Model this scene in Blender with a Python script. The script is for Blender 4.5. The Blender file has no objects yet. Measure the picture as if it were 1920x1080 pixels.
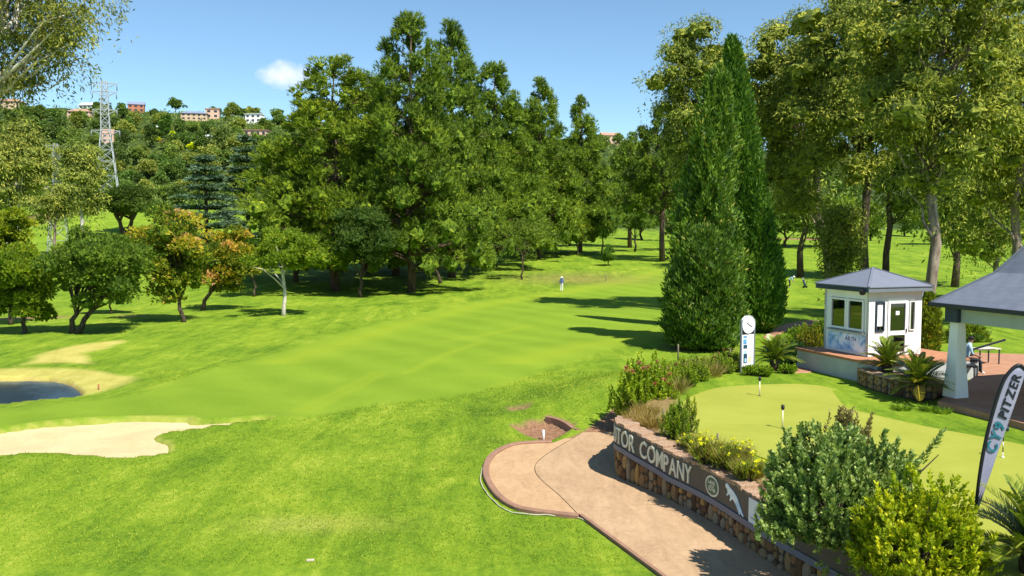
import bpy, bmesh, math, random
import numpy as np
from mathutils import Vector, Matrix

R_ = math.radians
# ------------------------------------------------------------------ camera, world, sun, exposure
SC = bpy.context.scene
COL = SC.collection
F_PX, HORIZON, CZ = 1600.0, 435.0, 5.5
PITCH = math.atan((540 - HORIZON) / F_PX)
cam_d = bpy.data.cameras.new('camera')
cam_d.sensor_width = 36; cam_d.lens = 36 * F_PX / 1920
cam_d.clip_start = 0.1; cam_d.clip_end = 6000
cam = bpy.data.objects.new('camera', cam_d); COL.objects.link(cam)
cam.location = (0, 0, CZ); cam.rotation_euler = (math.pi / 2 - PITCH, 0, 0)
SC.camera = cam
SC.view_settings.view_transform = 'Standard'
SC.view_settings.look = 'None'
SC.view_settings.gamma = 1.0
SC.view_settings.exposure = 0.8
SC.cycles.use_denoising = True
SC.cycles.max_bounces = 8
SC.cycles.transparent_max_bounces = 12
SC.cycles.caustics_reflective = False
SC.cycles.caustics_refractive = False

SUN_EL = R_(54)
SUN_H = Vector((0.64, -0.77, 0)).normalized()
SUN_V = Vector((SUN_H.x * math.cos(SUN_EL), SUN_H.y * math.cos(SUN_EL), math.sin(SUN_EL)))

def cam_ray(px, py):
    a = (px - 960) / F_PX; b = (540 - py) / F_PX
    c, s = math.cos(PITCH), math.sin(PITCH)
    return np.array([a, c + b * s, -s + b * c])

W = bpy.data.worlds.new('World'); SC.world = W; W.use_nodes = True
wn = W.node_tree; wn.nodes.clear()
def wnew(t, **k):
    n = wn.nodes.new(t)
    for a, b in k.items(): setattr(n, a, b)
    return n
sky = wnew('ShaderNodeTexSky', sky_type='NISHITA', sun_disc=False)
sky.sun_elevation = SUN_EL; sky.sun_rotation = math.atan2(SUN_H.x, SUN_H.y)
sky.altitude = 1600; sky.air_density = 1.0; sky.dust_density = 0.15; sky.ozone_density = 1.6
bg = wnew('ShaderNodeBackground'); bg.inputs[1].default_value = 0.1
out = wnew('ShaderNodeOutputWorld')
# one small fair-weather cloud, a soft noisy ellipse fixed in the sky
tc = wnew('ShaderNodeTexCoord')
cd = Vector(cam_ray(541, 141)).normalized()
cr = Vector((0, 0, 1)).cross(cd).normalized() * -1
cu = cr.cross(cd).normalized()
def wdot(v):
    n = wnew('ShaderNodeVectorMath', operation='DOT_PRODUCT'); n.inputs[1].default_value = v
    wn.links.new(tc.outputs['Generated'], n.inputs[0]); return n.outputs['Value']
def wmath(op, a, b=None, c=None, clamp=False):
    n = wnew('ShaderNodeMath', operation=op); n.use_clamp = clamp
    for i, v in enumerate((a, b, c)):
        if v is None: continue
        if isinstance(v, (int, float)): n.inputs[i].default_value = v
        else: wn.links.new(v, n.inputs[i])
    return n.outputs[0]
du = wmath('MULTIPLY', wdot(cr), 1 / 0.034); dv = wmath('MULTIPLY', wdot(cu), 1 / 0.0165)
noi = wnew('ShaderNodeTexNoise'); noi.inputs['Scale'].default_value = 48; noi.inputs['Detail'].default_value = 5
wn.links.new(tc.outputs['Generated'], noi.inputs['Vector'])
nv = wmath('MULTIPLY', wmath('SUBTRACT', noi.outputs[0], 0.5), 2.6)
r2 = wmath('ADD', wmath('MULTIPLY', du, du), wmath('MULTIPLY', dv, dv))
m = wmath('SUBTRACT', wmath('ADD', 1.0, nv), r2)
facing = wmath('GREATER_THAN', wdot(cd), 0.5)
m = wmath('MULTIPLY', wmath('MULTIPLY', m, 0.75, clamp=True), facing)
m = wmath('MULTIPLY', m, 0.85)
mx = wnew('ShaderNodeMix', data_type='RGBA'); mx.inputs[7].default_value = (6.6, 6.7, 7.3, 1)
tintn = wnew('ShaderNodeMix', data_type='RGBA', blend_type='MULTIPLY'); tintn.inputs[0].default_value = 1; tintn.inputs[7].default_value = (.86, 1.0, 1.0, 1)
wn.links.new(sky.outputs[0], tintn.inputs[6])
wn.links.new(m, mx.inputs[0]); wn.links.new(tintn.outputs[2], mx.inputs[6])
wn.links.new(mx.outputs[2], bg.inputs[0]); wn.links.new(bg.outputs[0], out.inputs[0])

sun_d = bpy.data.lights.new('sun', 'SUN'); sun_d.energy = 4.6; sun_d.angle = R_(0.55); sun_d.color = (1.0, 0.955, 0.87)
sun = bpy.data.objects.new('sun', sun_d); COL.objects.link(sun)
sun.rotation_euler = SUN_V.to_track_quat('Z', 'Y').to_euler(); sun.location = (30, -40, 60)

# ------------------------------------------------------------------ helpers
def link(name, data, parent=None, loc=None, rz=0.0):
    o = bpy.data.objects.new(name, data); COL.objects.link(o)
    if parent is not None: o.parent = parent
    if loc is not None: o.location = loc
    if rz: o.rotation_euler = (0, 0, rz)
    return o
def tag(o, label=None, cat=None, group=None, kind=None):
    if label: o['label'] = label
    if cat: o['category'] = cat
    if group: o['group'] = group
    if kind: o['kind'] = kind
    return o
def thing(name, label, cat, loc, rz=0.0, group=None):
    return tag(link(name, None, None, loc, rz), label, cat, group)

class MB:
    """collects faces into one mesh"""
    def __init__(s): s.v = []; s.f = []; s.mi = []; s.sm = []
    def add(s, vs, fs, mi=0, smooth=False):
        o = len(s.v); s.v += [tuple(v) for v in vs]
        for f in fs: s.f.append([i + o for i in f]); s.mi.append(mi); s.sm.append(smooth)
    def box(s, c, size, rz=0.0, mi=0, taper=1.0):
        x, y, z = [k / 2 for k in size]; cs, sn = math.cos(rz), math.sin(rz)
        vs = []
        for dz in (-1, 1):
            t = taper if dz > 0 else 1
            for dx, dy in ((-1, -1), (1, -1), (1, 1), (-1, 1)):
                a, b = dx * x * t, dy * y * t
                vs.append((c[0] + a * cs - b * sn, c[1] + a * sn + b * cs, c[2] + dz * z))
        s.add(vs, [(0, 3, 2, 1), (4, 5, 6, 7), (0, 1, 5, 4), (1, 2, 6, 5), (2, 3, 7, 6), (3, 0, 4, 7)], mi)
    def bar(s, a, b, w, h=None, mi=0):
        h = h or w; a, b = Vector(a), Vector(b); d = (b - a).normalized()
        up = Vector((0, 0, 1)) if abs(d.z) < .95 else Vector((1, 0, 0))
        x = d.cross(up).normalized(); y = x.cross(d).normalized()
        vs = [p + x * i * w / 2 + y * j * h / 2 for p in (a, b) for i, j in ((-1, -1), (1, -1), (1, 1), (-1, 1))]
        s.add(vs, [(0, 3, 2, 1), (4, 5, 6, 7), (0, 1, 5, 4), (1, 2, 6, 5), (2, 3, 7, 6), (3, 0, 4, 7)], mi)
    def tube(s, pts, rad, n=8, mi=0, cap=True, smooth=True):
        pts = [Vector(p) for p in pts]; vs = []; fs = []
        for i, p in enumerate(pts):
            d = (pts[min(i + 1, len(pts) - 1)] - pts[max(i - 1, 0)]).normalized()
            up = Vector((1, 0, 0)) if abs(d.x) < .9 else Vector((0, 1, 0))
            x = d.cross(up).normalized(); y = d.cross(x).normalized()
            r = rad[i] if hasattr(rad, '__len__') else rad
            for k in range(n):
                a = 2 * math.pi * k / n
                vs.append(p + (x * math.cos(a) + y * math.sin(a)) * r)
        for i in range(len(pts) - 1):
            for k in range(n):
                k2 = (k + 1) % n
                fs.append((i * n + k, (i + 1) * n + k, (i + 1) * n + k2, i * n + k2))
        s.add(vs, fs, mi, smooth)
        if cap:
            o = len(s.v) - len(vs)
            s.f.append([o + k for k in range(n)][::1]); s.mi.append(mi); s.sm.append(False)
            s.f.append([o + (len(pts) - 1) * n + k for k in range(n)][::-1]); s.mi.append(mi); s.sm.append(False)
    def prism(s, poly, z0, z1, mi=0):
        n = len(poly)
        vs = [(p[0], p[1], z0) for p in poly] + [(p[0], p[1], z1) for p in poly]
        fs = [tuple(range(n))[::-1], tuple(range(n, 2 * n))] + [(i, (i + 1) % n, n + (i + 1) % n, n + i) for i in range(n)]
        s.add(vs, fs, mi)
    def mesh(s, name, mats, bevel=0.0):
        me = bpy.data.meshes.new(name); me.from_pydata(s.v, [], s.f)
        if not isinstance(mats, (list, tuple)): mats = [mats]
        for m_ in mats: me.materials.append(m_)
        me.polygons.foreach_set('material_index', s.mi); me.polygons.foreach_set('use_smooth', s.sm)
        bm = bmesh.new(); bm.from_mesh(me)
        bmesh.ops.recalc_face_normals(bm, faces=bm.faces)
        if bevel > 0:
            bmesh.ops.bevel(bm, geom=[e for e in bm.edges if e.is_manifold and e.calc_face_angle(0) > .5], offset=bevel, segments=2, affect='EDGES', profile=.6)
        bm.to_mesh(me); bm.free(); me.update()
        return me
    def build(s, name, mats, parent=None, loc=None, rz=0.0, bevel=0.0):
        return link(name, s.mesh(name, mats, bevel), parent, loc, rz)

def np_mesh(name, V, Q, mats, tint=None, smooth=False, mi=None):
    """V (n,3), Q (m,4) or (m,3) arrays -> mesh, with a per-face 'tint' value"""
    V = np.asarray(V, np.float32); Q = np.asarray(Q, np.int32); k = Q.shape[1]; m_ = len(Q)
    me = bpy.data.meshes.new(name)
    me.vertices.add(len(V)); me.vertices.foreach_set('co', V.ravel())
    me.loops.add(m_ * k); me.loops.foreach_set('vertex_index', Q.ravel())
    me.polygons.add(m_)
    me.polygons.foreach_set('loop_start', np.arange(0, m_ * k, k, dtype=np.int32))
    try: me.polygons.foreach_set('loop_total', np.full(m_, k, np.int32))
    except Exception: pass
    if not isinstance(mats, (list, tuple)): mats = [mats]
    for m2 in mats: me.materials.append(m2)
    if mi is not None: me.polygons.foreach_set('material_index', np.asarray(mi, np.int32))
    me.polygons.foreach_set('use_smooth', np.full(m_, smooth, bool))
    me.update(calc_edges=True)
    if tint is not None:
        a = me.attributes.new('tint', 'FLOAT', 'FACE'); a.data.foreach_set('value', np.asarray(tint, np.float32))
    return me

def ss(x): x = np.clip(x, 0, 1); return x * x * (3 - 2 * x)

def smooth_poly(pts, n=6, closed=True):
    """Catmull-Rom through the points"""
    pts = [np.array(p, float) for p in pts]; out = []; N = len(pts)
    for i in range(N if closed else N - 1):
        if closed: p0, p1, p2, p3 = (pts[(i + k) % N] for k in (-1, 0, 1, 2))
        else: p0, p1, p2, p3 = pts[max(i - 1, 0)], pts[i], pts[i + 1], pts[min(i + 2, N - 1)]
        for j in range(n):
            t = j / n
            out.append(.5 * ((2 * p1) + (-p0 + p2) * t + (2 * p0 - 5 * p1 + 4 * p2 - p3) * t * t + (-p0 + 3 * p1 - 3 * p2 + p3) * t ** 3))
    if not closed: out.append(pts[-1])
    return np.array(out)

def sd_poly(x, y, poly, pad=8.0):
    """signed distance, positive inside, clipped to -pad outside the padded bounding box"""
    poly = np.asarray(poly, float)
    pad = float(pad); res = np.full(x.shape, -pad)
    lo, hi = poly.min(0) - pad, poly.max(0) + pad
    sel = (x > lo[0]) & (x < hi[0]) & (y > lo[1]) & (y < hi[1])
    if not sel.any(): return res
    X, Y = x[sel], y[sel]; d2 = np.full(X.shape, 1e9); ins = np.zeros(X.shape, bool)
    A = poly; B = np.roll(poly, -1, 0)
    for a, b in zip(A, B):
        e = b - a; wx, wy = X - a[0], Y - a[1]
        t = np.clip((wx * e[0] + wy * e[1]) / max(e @ e, 1e-9), 0, 1)
        d2 = np.minimum(d2, (wx - e[0] * t) ** 2 + (wy - e[1] * t) ** 2)
        c1 = (a[1] > Y) != (b[1] > Y)
        with np.errstate(divide='ignore', invalid='ignore'):
            c2 = X < (b[0] - a[0]) * (Y - a[1]) / (b[1] - a[1] + 1e-12) + a[0]
        ins ^= c1 & c2
    res[sel] = np.where(ins, 1, -1) * np.sqrt(d2)
    return np.maximum(res, -pad)

def PZ(px, py, z):
    r = cam_ray(px, py); t = (z - CZ) / r[2]
    return np.array([r[0] * t, r[1] * t, z])
def PD(px, py, d):
    r = cam_ray(px, py); t = d / r[1]
    return np.array([r[0] * t, d, CZ + r[2] * t])
def XY(pts, z): return [PZ(a, b, z)[:2] for a, b in pts]

# ------------------------------------------------------------------ materials
class NT:
    def __init__(s, name):
        s.m = bpy.data.materials.new(name); s.m.use_nodes = True; s.t = s.m.node_tree
        s.b = s.t.nodes['Principled BSDF']; s.o = s.t.nodes['Material Output']
    def n(s, typ, **k):
        x = s.t.nodes.new(typ)
        for a, b in k.items(): setattr(x, a, b)
        return x
    def l(s, a, b): s.t.links.new(a, b)
    def noise(s, scale, detail=4, rough=.55, vec=None, dist=0.0):
        x = s.n('ShaderNodeTexNoise'); x.inputs['Scale'].default_value = scale; x.inputs['Detail'].default_value = detail
        x.inputs['Roughness'].default_value = rough; x.inputs['Distortion'].default_value = dist
        if vec is not None: s.l(vec, x.inputs['Vector'])
        return x.outputs[0]
    def obj(s, scale=None):
        x = s.n('ShaderNodeTexCoord').outputs['Object']
        if scale is not None:
            mp = s.n('ShaderNodeMapping'); mp.inputs['Scale'].default_value = scale; s.l(x, mp.inputs[0]); x = mp.outputs[0]
        return x
    def ramp(s, fac, stops):
        x = s.n('ShaderNodeValToRGB'); e = x.color_ramp.elements
        while len(e) > 1: e.remove(e[-1])
        e[0].position, e[0].color = stops[0][0], (*stops[0][1], 1)
        for p, c in stops[1:]:
            q = e.new(p); q.color = (*c, 1)
        s.l(fac, x.inputs[0]); return x.outputs[0]
    def mix(s, fac, a, b, mode='MIX'):
        x = s.n('ShaderNodeMix', data_type='RGBA', blend_type=mode)
        for i, v in ((0, fac), (6, a), (7, b)):
            if isinstance(v, (int, float)): x.inputs[i].default_value = v
            elif isinstance(v, tuple): x.inputs[i].default_value = (*v, 1) if len(v) == 3 else v
            else: s.l(v, x.inputs[i])
        return x.outputs[2]
    def math(s, op, a, b=None, clamp=False):
        x = s.n('ShaderNodeMath', operation=op); x.use_clamp = clamp
        for i, v in enumerate((a, b)):
            if v is None: continue
            if isinstance(v, (int, float)): x.inputs[i].default_value = v
            else: s.l(v, x.inputs[i])
        return x.outputs[0]
    def attr(s, name): 
        x = s.n('ShaderNodeAttribute'); x.attribute_name = name; return x.outputs['Fac']
    def bump(s, h, strength, dist=.02):
        x = s.n('ShaderNodeBump'); x.inputs['Strength'].default_value = strength; x.inputs['Distance'].default_value = dist
        s.l(h, x.inputs['Height']); s.l(x.outputs[0], s.b.inputs['Normal'])
    def col(s, c):
        if isinstance(c, tuple): s.b.inputs['Base Color'].default_value = (*c, 1)
        else: s.l(c, s.b.inputs['Base Color'])
    def set(s, rough=.7, spec=.3, metal=0.0):
        s.b.inputs['Roughness'].default_value = rough; s.b.inputs['Specular IOR Level'].default_value = spec; s.b.inputs['Metallic'].default_value = metal

def sc(c, k): return tuple(min(1, v * k) for v in c)
def plain(name, c, rough=.6, var=.12, scale=3.0, bump=0.0, bscale=40.0, spec=.3, metal=0.0, fine=0.0):
    t = NT(name); v = t.obj()
    a = t.noise(scale, 5, .6, v)
    col = t.ramp(a, [(.3, sc(c, 1 - var)), (.7, sc(c, 1 + var))])
    if fine: col = t.mix(fine, col, t.ramp(t.noise(bscale, 3, .6, v), [(.35, sc(c, .45)), (.65, sc(c, 1.35))]))
    t.col(col); t.set(rough, spec, metal)
    if bump: t.bump(t.noise(bscale, 4, .6, v), bump)
    return t.m

def leaf_mat(name, stops, trans=.3, rough=.55, spec=.25, gain=1.0, grain=0):
    """leaf colour from each leaf's own tint, times the object's colour; thin leaves let light through"""
    t = NT(name); stops = [(a, sc(b, gain)) for a, b in stops]
    c = t.ramp(t.attr('tint'), stops)
    oi = t.n('ShaderNodeObjectInfo'); c = t.mix(1.0, c, oi.outputs['Color'], 'MULTIPLY')
    if grain:
        nz = t.noise(grain, 5, .8, t.obj()); c = t.mix(1.0, c, t.ramp(nz, [(.34, (.5, .5, .5)), (.5, (1.05, 1.05, 1.05)), (.68, (1.55, 1.5, 1.3))]), 'MULTIPLY'); t.bump(nz, 1.0, .25)
    t.col(c); t.set(rough, spec)
    tr = t.n('ShaderNodeBsdfTranslucent')
    t.l(t.mix(1.0, c, (1.25, 1.25, .55), 'MULTIPLY'), tr.inputs[0])
    ms = t.n('ShaderNodeMixShader'); ms.inputs[0].default_value = trans
    t.l(t.b.outputs[0], ms.inputs[1]); t.l(tr.outputs[0], ms.inputs[2]); t.l(ms.outputs[0], t.o.inputs[0])
    return t.m

def bark_mat(name, c1, c2, sc_=(3, 3, .6), bump=.5):
    t = NT(name); v = t.obj(sc_)
    a = t.noise(2.2, 6, .65, v)
    t.col(t.ramp(a, [(.32, c1), (.68, c2)])); t.set(.85, .15); t.bump(t.noise(6, 5, .7, v), bump, .05)
    return t.m

def glass_mat(name, tint, refl=.35):
    t = NT(name)
    g = t.n('ShaderNodeBsdfGlossy'); g.inputs['Roughness'].default_value = .02; g.inputs[0].default_value = (.9, .92, .95, 1)
    tr = t.n('ShaderNodeBsdfTransparent'); tr.inputs[0].default_value = (*tint, 1)
    fr = t.n('ShaderNodeFresnel'); fr.inputs[0].default_value = 1.5
    k = t.math('ADD', t.math('MULTIPLY', fr.outputs[0], .9), refl * .3, clamp=True)
    ms = t.n('ShaderNodeMixShader'); t.l(k, ms.inputs[0]); t.l(tr.outputs[0], ms.inputs[1]); t.l(g.outputs[0], ms.inputs[2])
    t.l(ms.outputs[0], t.o.inputs[0]); return t.m

M = {}
PINE = [(0, (.016, .034, .003)), (.45, (.066, .102, .006)), (1, (.16, .19, .012))]
M['pine'] = leaf_mat('pine_needle', PINE, .16, gain=2.3, grain=5)
M['euc'] = leaf_mat('gum_leaf', [(0, (.03, .05, .008)), (.45, (.12, .145, .02)), (.85, (.26, .26, .035)), (1, (.33, .28, .05))], .16, gain=2.4, grain=5)
M['broad'] = leaf_mat('broad_leaf', [(0, (.03, .065, .008)), (.5, (.085, .14, .016)), (1, (.19, .24, .035))], .32, gain=1.7, grain=6)
M['autumn'] = leaf_mat('turning_leaf', [(0, (.045, .09, .006)), (.4, (.14, .19, .012)), (.68, (.38, .34, .02)), (.88, (.44, .28, .05)), (1, (.5, .3, .14))], .34, gain=1.65, grain=6)
M['lime'] = leaf_mat('lime_leaf', [(0, (.05, .11, .006)), (.5, (.17, .27, .015)), (1, (.33, .38, .03))], .36, gain=1.3, grain=6)
M['cypress'] = leaf_mat('cypress_spray', [(0, (.018, .046, .006)), (.5, (.06, .118, .012)), (.9, (.125, .195, .02)), (1, (.24, .23, .05))], .22, gain=1.55)
M['cedar'] = leaf_mat('cedar_needle', [(0, (.022, .05, .022)), (.5, (.065, .115, .06)), (1, (.15, .2, .12))], .2, gain=1.45)
M['silver'] = leaf_mat('silver_leaf', [(0, (.025, .065, .016)), (.5, (.115, .165, .04)), (1, (.25, .29, .085))], .25, .45, .35, gain=1.9)
M['yellowgreen'] = leaf_mat('yellow_green_leaf', [(0, (.05, .09, .006)), (.5, (.2, .27, .012)), (1, (.45, .45, .03))], .35, gain=1.2)
M['bronze'] = leaf_mat('bronze_leaf', [(0, (.06, .07, .015)), (.5, (.2, .17, .05)), (1, (.45, .38, .17))], .3)
M['pink'] = leaf_mat('pink_flower', [(0, (.35, .12, .07)), (1, (.6, .3, .2))], .3)
M['yellowflower'] = leaf_mat('yellow_flower', [(0, (.6, .5, .01)), (1, (.8, .72, .03))], .3)
M['drygrass'] = leaf_mat('dry_grass_blade', [(0, (.16, .14, .03)), (.5, (.3, .25, .07)), (1, (.45, .38, .16))], .3)
M['cycad'] = leaf_mat('cycad_leaflet', [(0, (.02, .055, .008)), (.55, (.075, .125, .012)), (1, (.24, .26, .03))], .18, .35, .5, gain=1.4)
M['hilltree'] = leaf_mat('hill_leaf', [(0, (.03, .06, .012)), (.5, (.10, .135, .026)), (1, (.20, .22, .05))], .25, gain=1.9)
M['bark_pine'] = bark_mat('pine_bark', (.05, .034, .025), (.19, .125, .09))
M['bark_dark'] = bark_mat('dark_bark', (.03, .022, .016), (.12, .09, .06))
M['bark_gum'] = bark_mat('gum_bark', (.09, .06, .045), (.4, .31, .25), (2, 2, .35))
M['bark_pale'] = bark_mat('pale_bark', (.38, .33, .27), (.75, .7, .62), (2, 2, .8), .25)
M['white_metal'] = plain('white_paint', (.8, .8, .78), .4, .05)
M['white_wall'] = plain('white_render', (.8, .79, .76), .7, .05, 1.5, .15, 60)
M['grey_wall'] = plain('grey_render_and_shade', (.42, .43, .42), .8, .10, 1.2, .2, 50, fine=.12)
M['slate'] = plain('slate_blue_roof', (.175, .19, .235), .5, .08, 1.5, .2, 90, .4, fine=.2)
M['dark_metal'] = plain('dark_metal', (.03, .034, .042), .45, .15)
M['black'] = plain('black_plastic', (.012, .012, .014), .45, .1)
M['navy'] = plain('dark_navy', (.03, .045, .07), .5, .15)
M['grey_post'] = plain('grey_steel', (.17, .19, .21), .4, .1, spec=.5)
M['glass'] = glass_mat('window_glass', (.55, .6, .5))
M['wood'] = plain('wood', (.32, .17, .08), .6, .2, 6)
M['brick_top'] = plain('terracotta_coping', (.42, .19, .10), .8, .2, 4, .3, 40, fine=.25)
M['galv'] = plain('galvanised_steel', (.34, .36, .38), .5, .1, spec=.5)
M['skin'] = plain('skin', (.3, .17, .11), .5, .05)

# ------------------------------------------------------------------ terrain
PATH_Z = -1.3
WALL_XY = [(8.4, 10.0), (6.9, 13.0), (5.95, 15.4), (5.30, 17.4), (4.84, 19.26), (4.40, 20.5), (3.83, 21.76), (3.25, 22.8), (2.98, 23.5), (3.05, 24.4), (3.42, 25.6), (3.95, 27.3), (4.7, 30.0), (5.8, 33.5)]
WALL = smooth_poly(WALL_XY, 8, False)
PLATEAU = np.array(list(map(tuple, WALL)) + [(8.2, 37.0), (12, 39.5), (17, 41.5), (26, 43), (60, 43), (60, 4), (12, 4)])
BAY_PX = [(1086, 967), (1040, 962), (1000, 957), (968, 949), (940, 930), (922, 905), (916, 885), (922, 862), (942, 845), (975, 834), (1035, 831)]
PATH_L = [(1500, 1290), (1310, 1135), (1238, 1080), (1160, 1022), (1086, 967)]
BAY = XY(BAY_PX, PATH_Z)
PATH_FAR = [PZ(1035, 831, PATH_Z)[:2], PZ(1100, 806, PATH_Z)[:2], PZ(1163, 781, PATH_Z)[:2], np.array((6.0, 36.2))]
PATH_POLY = np.array(XY(PATH_L, PATH_Z) + BAY[1:] + PATH_FAR[1:] + [np.array((7.5, 35.6))] + [np.array(p) + np.array((.35, .1)) for p in WALL[::-1]])
BUNKER = smooth_poly(XY([(-140, 838), (0, 822), (80, 812), (160, 803), (260, 800), (338, 798), (362, 799), (370, 803), (430, 803), (500, 797), (512, 802), (440, 811), (360, 818), (318, 823), (296, 832), (300, 838), (318, 845), (322, 858), (312, 866), (230, 875), (130, 869), (60, 866), (0, 873), (-140, 885)], -1.72), 4)
POND = smooth_poly(XY([(-260, 722), (-120, 713), (0, 706), (60, 704), (110, 707), (142, 717), (158, 733), (148, 742), (60, 750), (0, 758), (-120, 768), (-260, 785)], -1.75), 4)
POND_Z = -2.02
FAIR = smooth_poly(XY([(-300, 790), (0, 772), (150, 752), (260, 738), (330, 715), (400, 690), (560, 645), (700, 606), (860, 572), (1000, 553), (1130, 536), (1260, 519), (1420, 500), (1500, 560), (1270, 630), (1130, 655), (1000, 695), (860, 742), (700, 762), (560, 790), (480, 796), (200, 797), (0, 815), (-300, 840)], -1.6), 4)
DRY1 = smooth_poly(XY([(-200, 705), (0, 690), (50, 670), (110, 652), (170, 644), (240, 637), (246, 641), (205, 654), (165, 664), (182, 676), (170, 684), (60, 685), (-200, 712)], -1.7), 4)
DRY2 = smooth_poly(XY([(-260, 706), (0, 689), (90, 687), (170, 690), (235, 697), (272, 706), (240, 724), (170, 742), (60, 752), (0, 760), (-260, 790)], -1.7), 4)
PIT = np.array(XY([(955, 797), (1030, 790), (1062, 800), (1082, 806), (1032, 829), (1020, 830)], -1.4))
PIT2 = np.array(XY([(948, 772), (998, 772), (990, 779), (958, 779)], -1.45))
BY = np.array([-100, 0, 14, 20, 30, 45, 60, 85, 100, 115, 130, 150, 200, 260, 310, 360, 440, 560, 670, 760, 1000, 2600], float)
BZ = np.array([-1.2, -1.25, -1.3, -1.34, -1.5, -1.68, -1.72, -1.65, -1.5, -.9, .1, 1.3, 3.4, 5.0, 8.5, 19, 43, 79, 101, 105, 60, 40], float)
_rng = np.random.default_rng(5)
_wv = [(_rng.uniform(.06, .5), _rng.uniform(0, 6.28), _rng.uniform(0, 6.28)) for _ in range(14)]
def undul(x, y):
    z = np.zeros_like(x)
    for k, a, p in _wv: z += np.sin((x * math.cos(a) + y * math.sin(a)) * k + p) * .018 / (k + .08) ** .8
    return z
def hz(x, y):
    x = np.asarray(x, float); y = np.asarray(y, float)
    z = np.interp(y, BY, BZ)
    ang = x / np.maximum(y, 1)
    hill = np.interp(ang, [-1.2, -.62, -.38, -.25, .1, .35, .7], [1.05, 1.03, .97, .9, .75, .62, .55])
    z = np.where(y > 260, 5 + (z - 5) * (1 + (hill - 1) * ss((y - 260) / 120)), z)
    z = z + 7.0 * ss((-x - 50) / 60) * ss((y - 165) / 75) * (1 - ss((y - 300) / 80))
    z = z + undul(x, y) * (.55 + 3.5 * ss((y - 140) / 260)) * (.35 + .65 * ss((y - 22) / 20))
    # cart path is bedded level
    dp = sd_poly(x, y, PATH_POLY, 3.0)
    z = z + (PATH_Z - .03 - z) * ss((dp + 2.2) / 2.0)
    # raised putting green behind the retaining wall
    dpl = sd_poly(x, y, PLATEAU, 10.0)
    wall_like = 1 - ss((y - 28) / 6)
    t_wall = ss((dpl - .08) / .3); t_slope = ss((dpl + 8) / 9)
    t = t_wall * wall_like + t_slope * (1 - wall_like)
    z = z + (0 - z) * t
    # bunker, pond and drain pits are dug out
    db = sd_poly(x, y, BUNKER, 4.0)
    z = z - .4 * ss(db / .35) + .13 * ss((db + 1.3) / 1.2) * ss((y - 29.6) / .8) * (y < 40)
    dq = sd_poly(x, y, POND, 6.0)
    z = z - .12 * ss((dq + 3.5) / 3.5) - .75 * ss((dq + .05) / .4)
    z = z - .22 * ss((sd_poly(x, y, PIT, 2.0) + .05) / .35) - .18 * ss((sd_poly(x, y, PIT2, 2.0) + .05) / .3)
    return z
def hz_flat(x, y):
    return np.interp(y, BY, BZ) + undul(x, y) * .55 * (.35 + .65 * ss((y - 22) / 20))
def hz1(x, y): return float(hz(np.array([x]), np.array([y]))[0])
_T = np.geomspace(9, 1400, 700)
def G(px, py):
    """where the pixel's ray meets the ground"""
    r = cam_ray(px, py); X = r[0] * _T / r[1]; Z = CZ + r[2] * _T / r[1]
    h = hz(X, _T); below = np.nonzero(Z < h)[0]
    if len(below) == 0: d = 700.0
    else:
        i = below[0]
        if i == 0: d = _T[0]
        else:
            a0, a1 = Z[i - 1] - h[i - 1], Z[i] - h[i]
            d = _T[i - 1] + (_T[i] - _T[i - 1]) * a0 / (a0 - a1)
    x = r[0] * d / r[1]
    return np.array([x, d, hz1(x, d)])
def GD(px, d):
    x = (px - 960) / F_PX * d / math.cos(PITCH)
    return np.array([x, d, hz1(x, d)])

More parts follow.
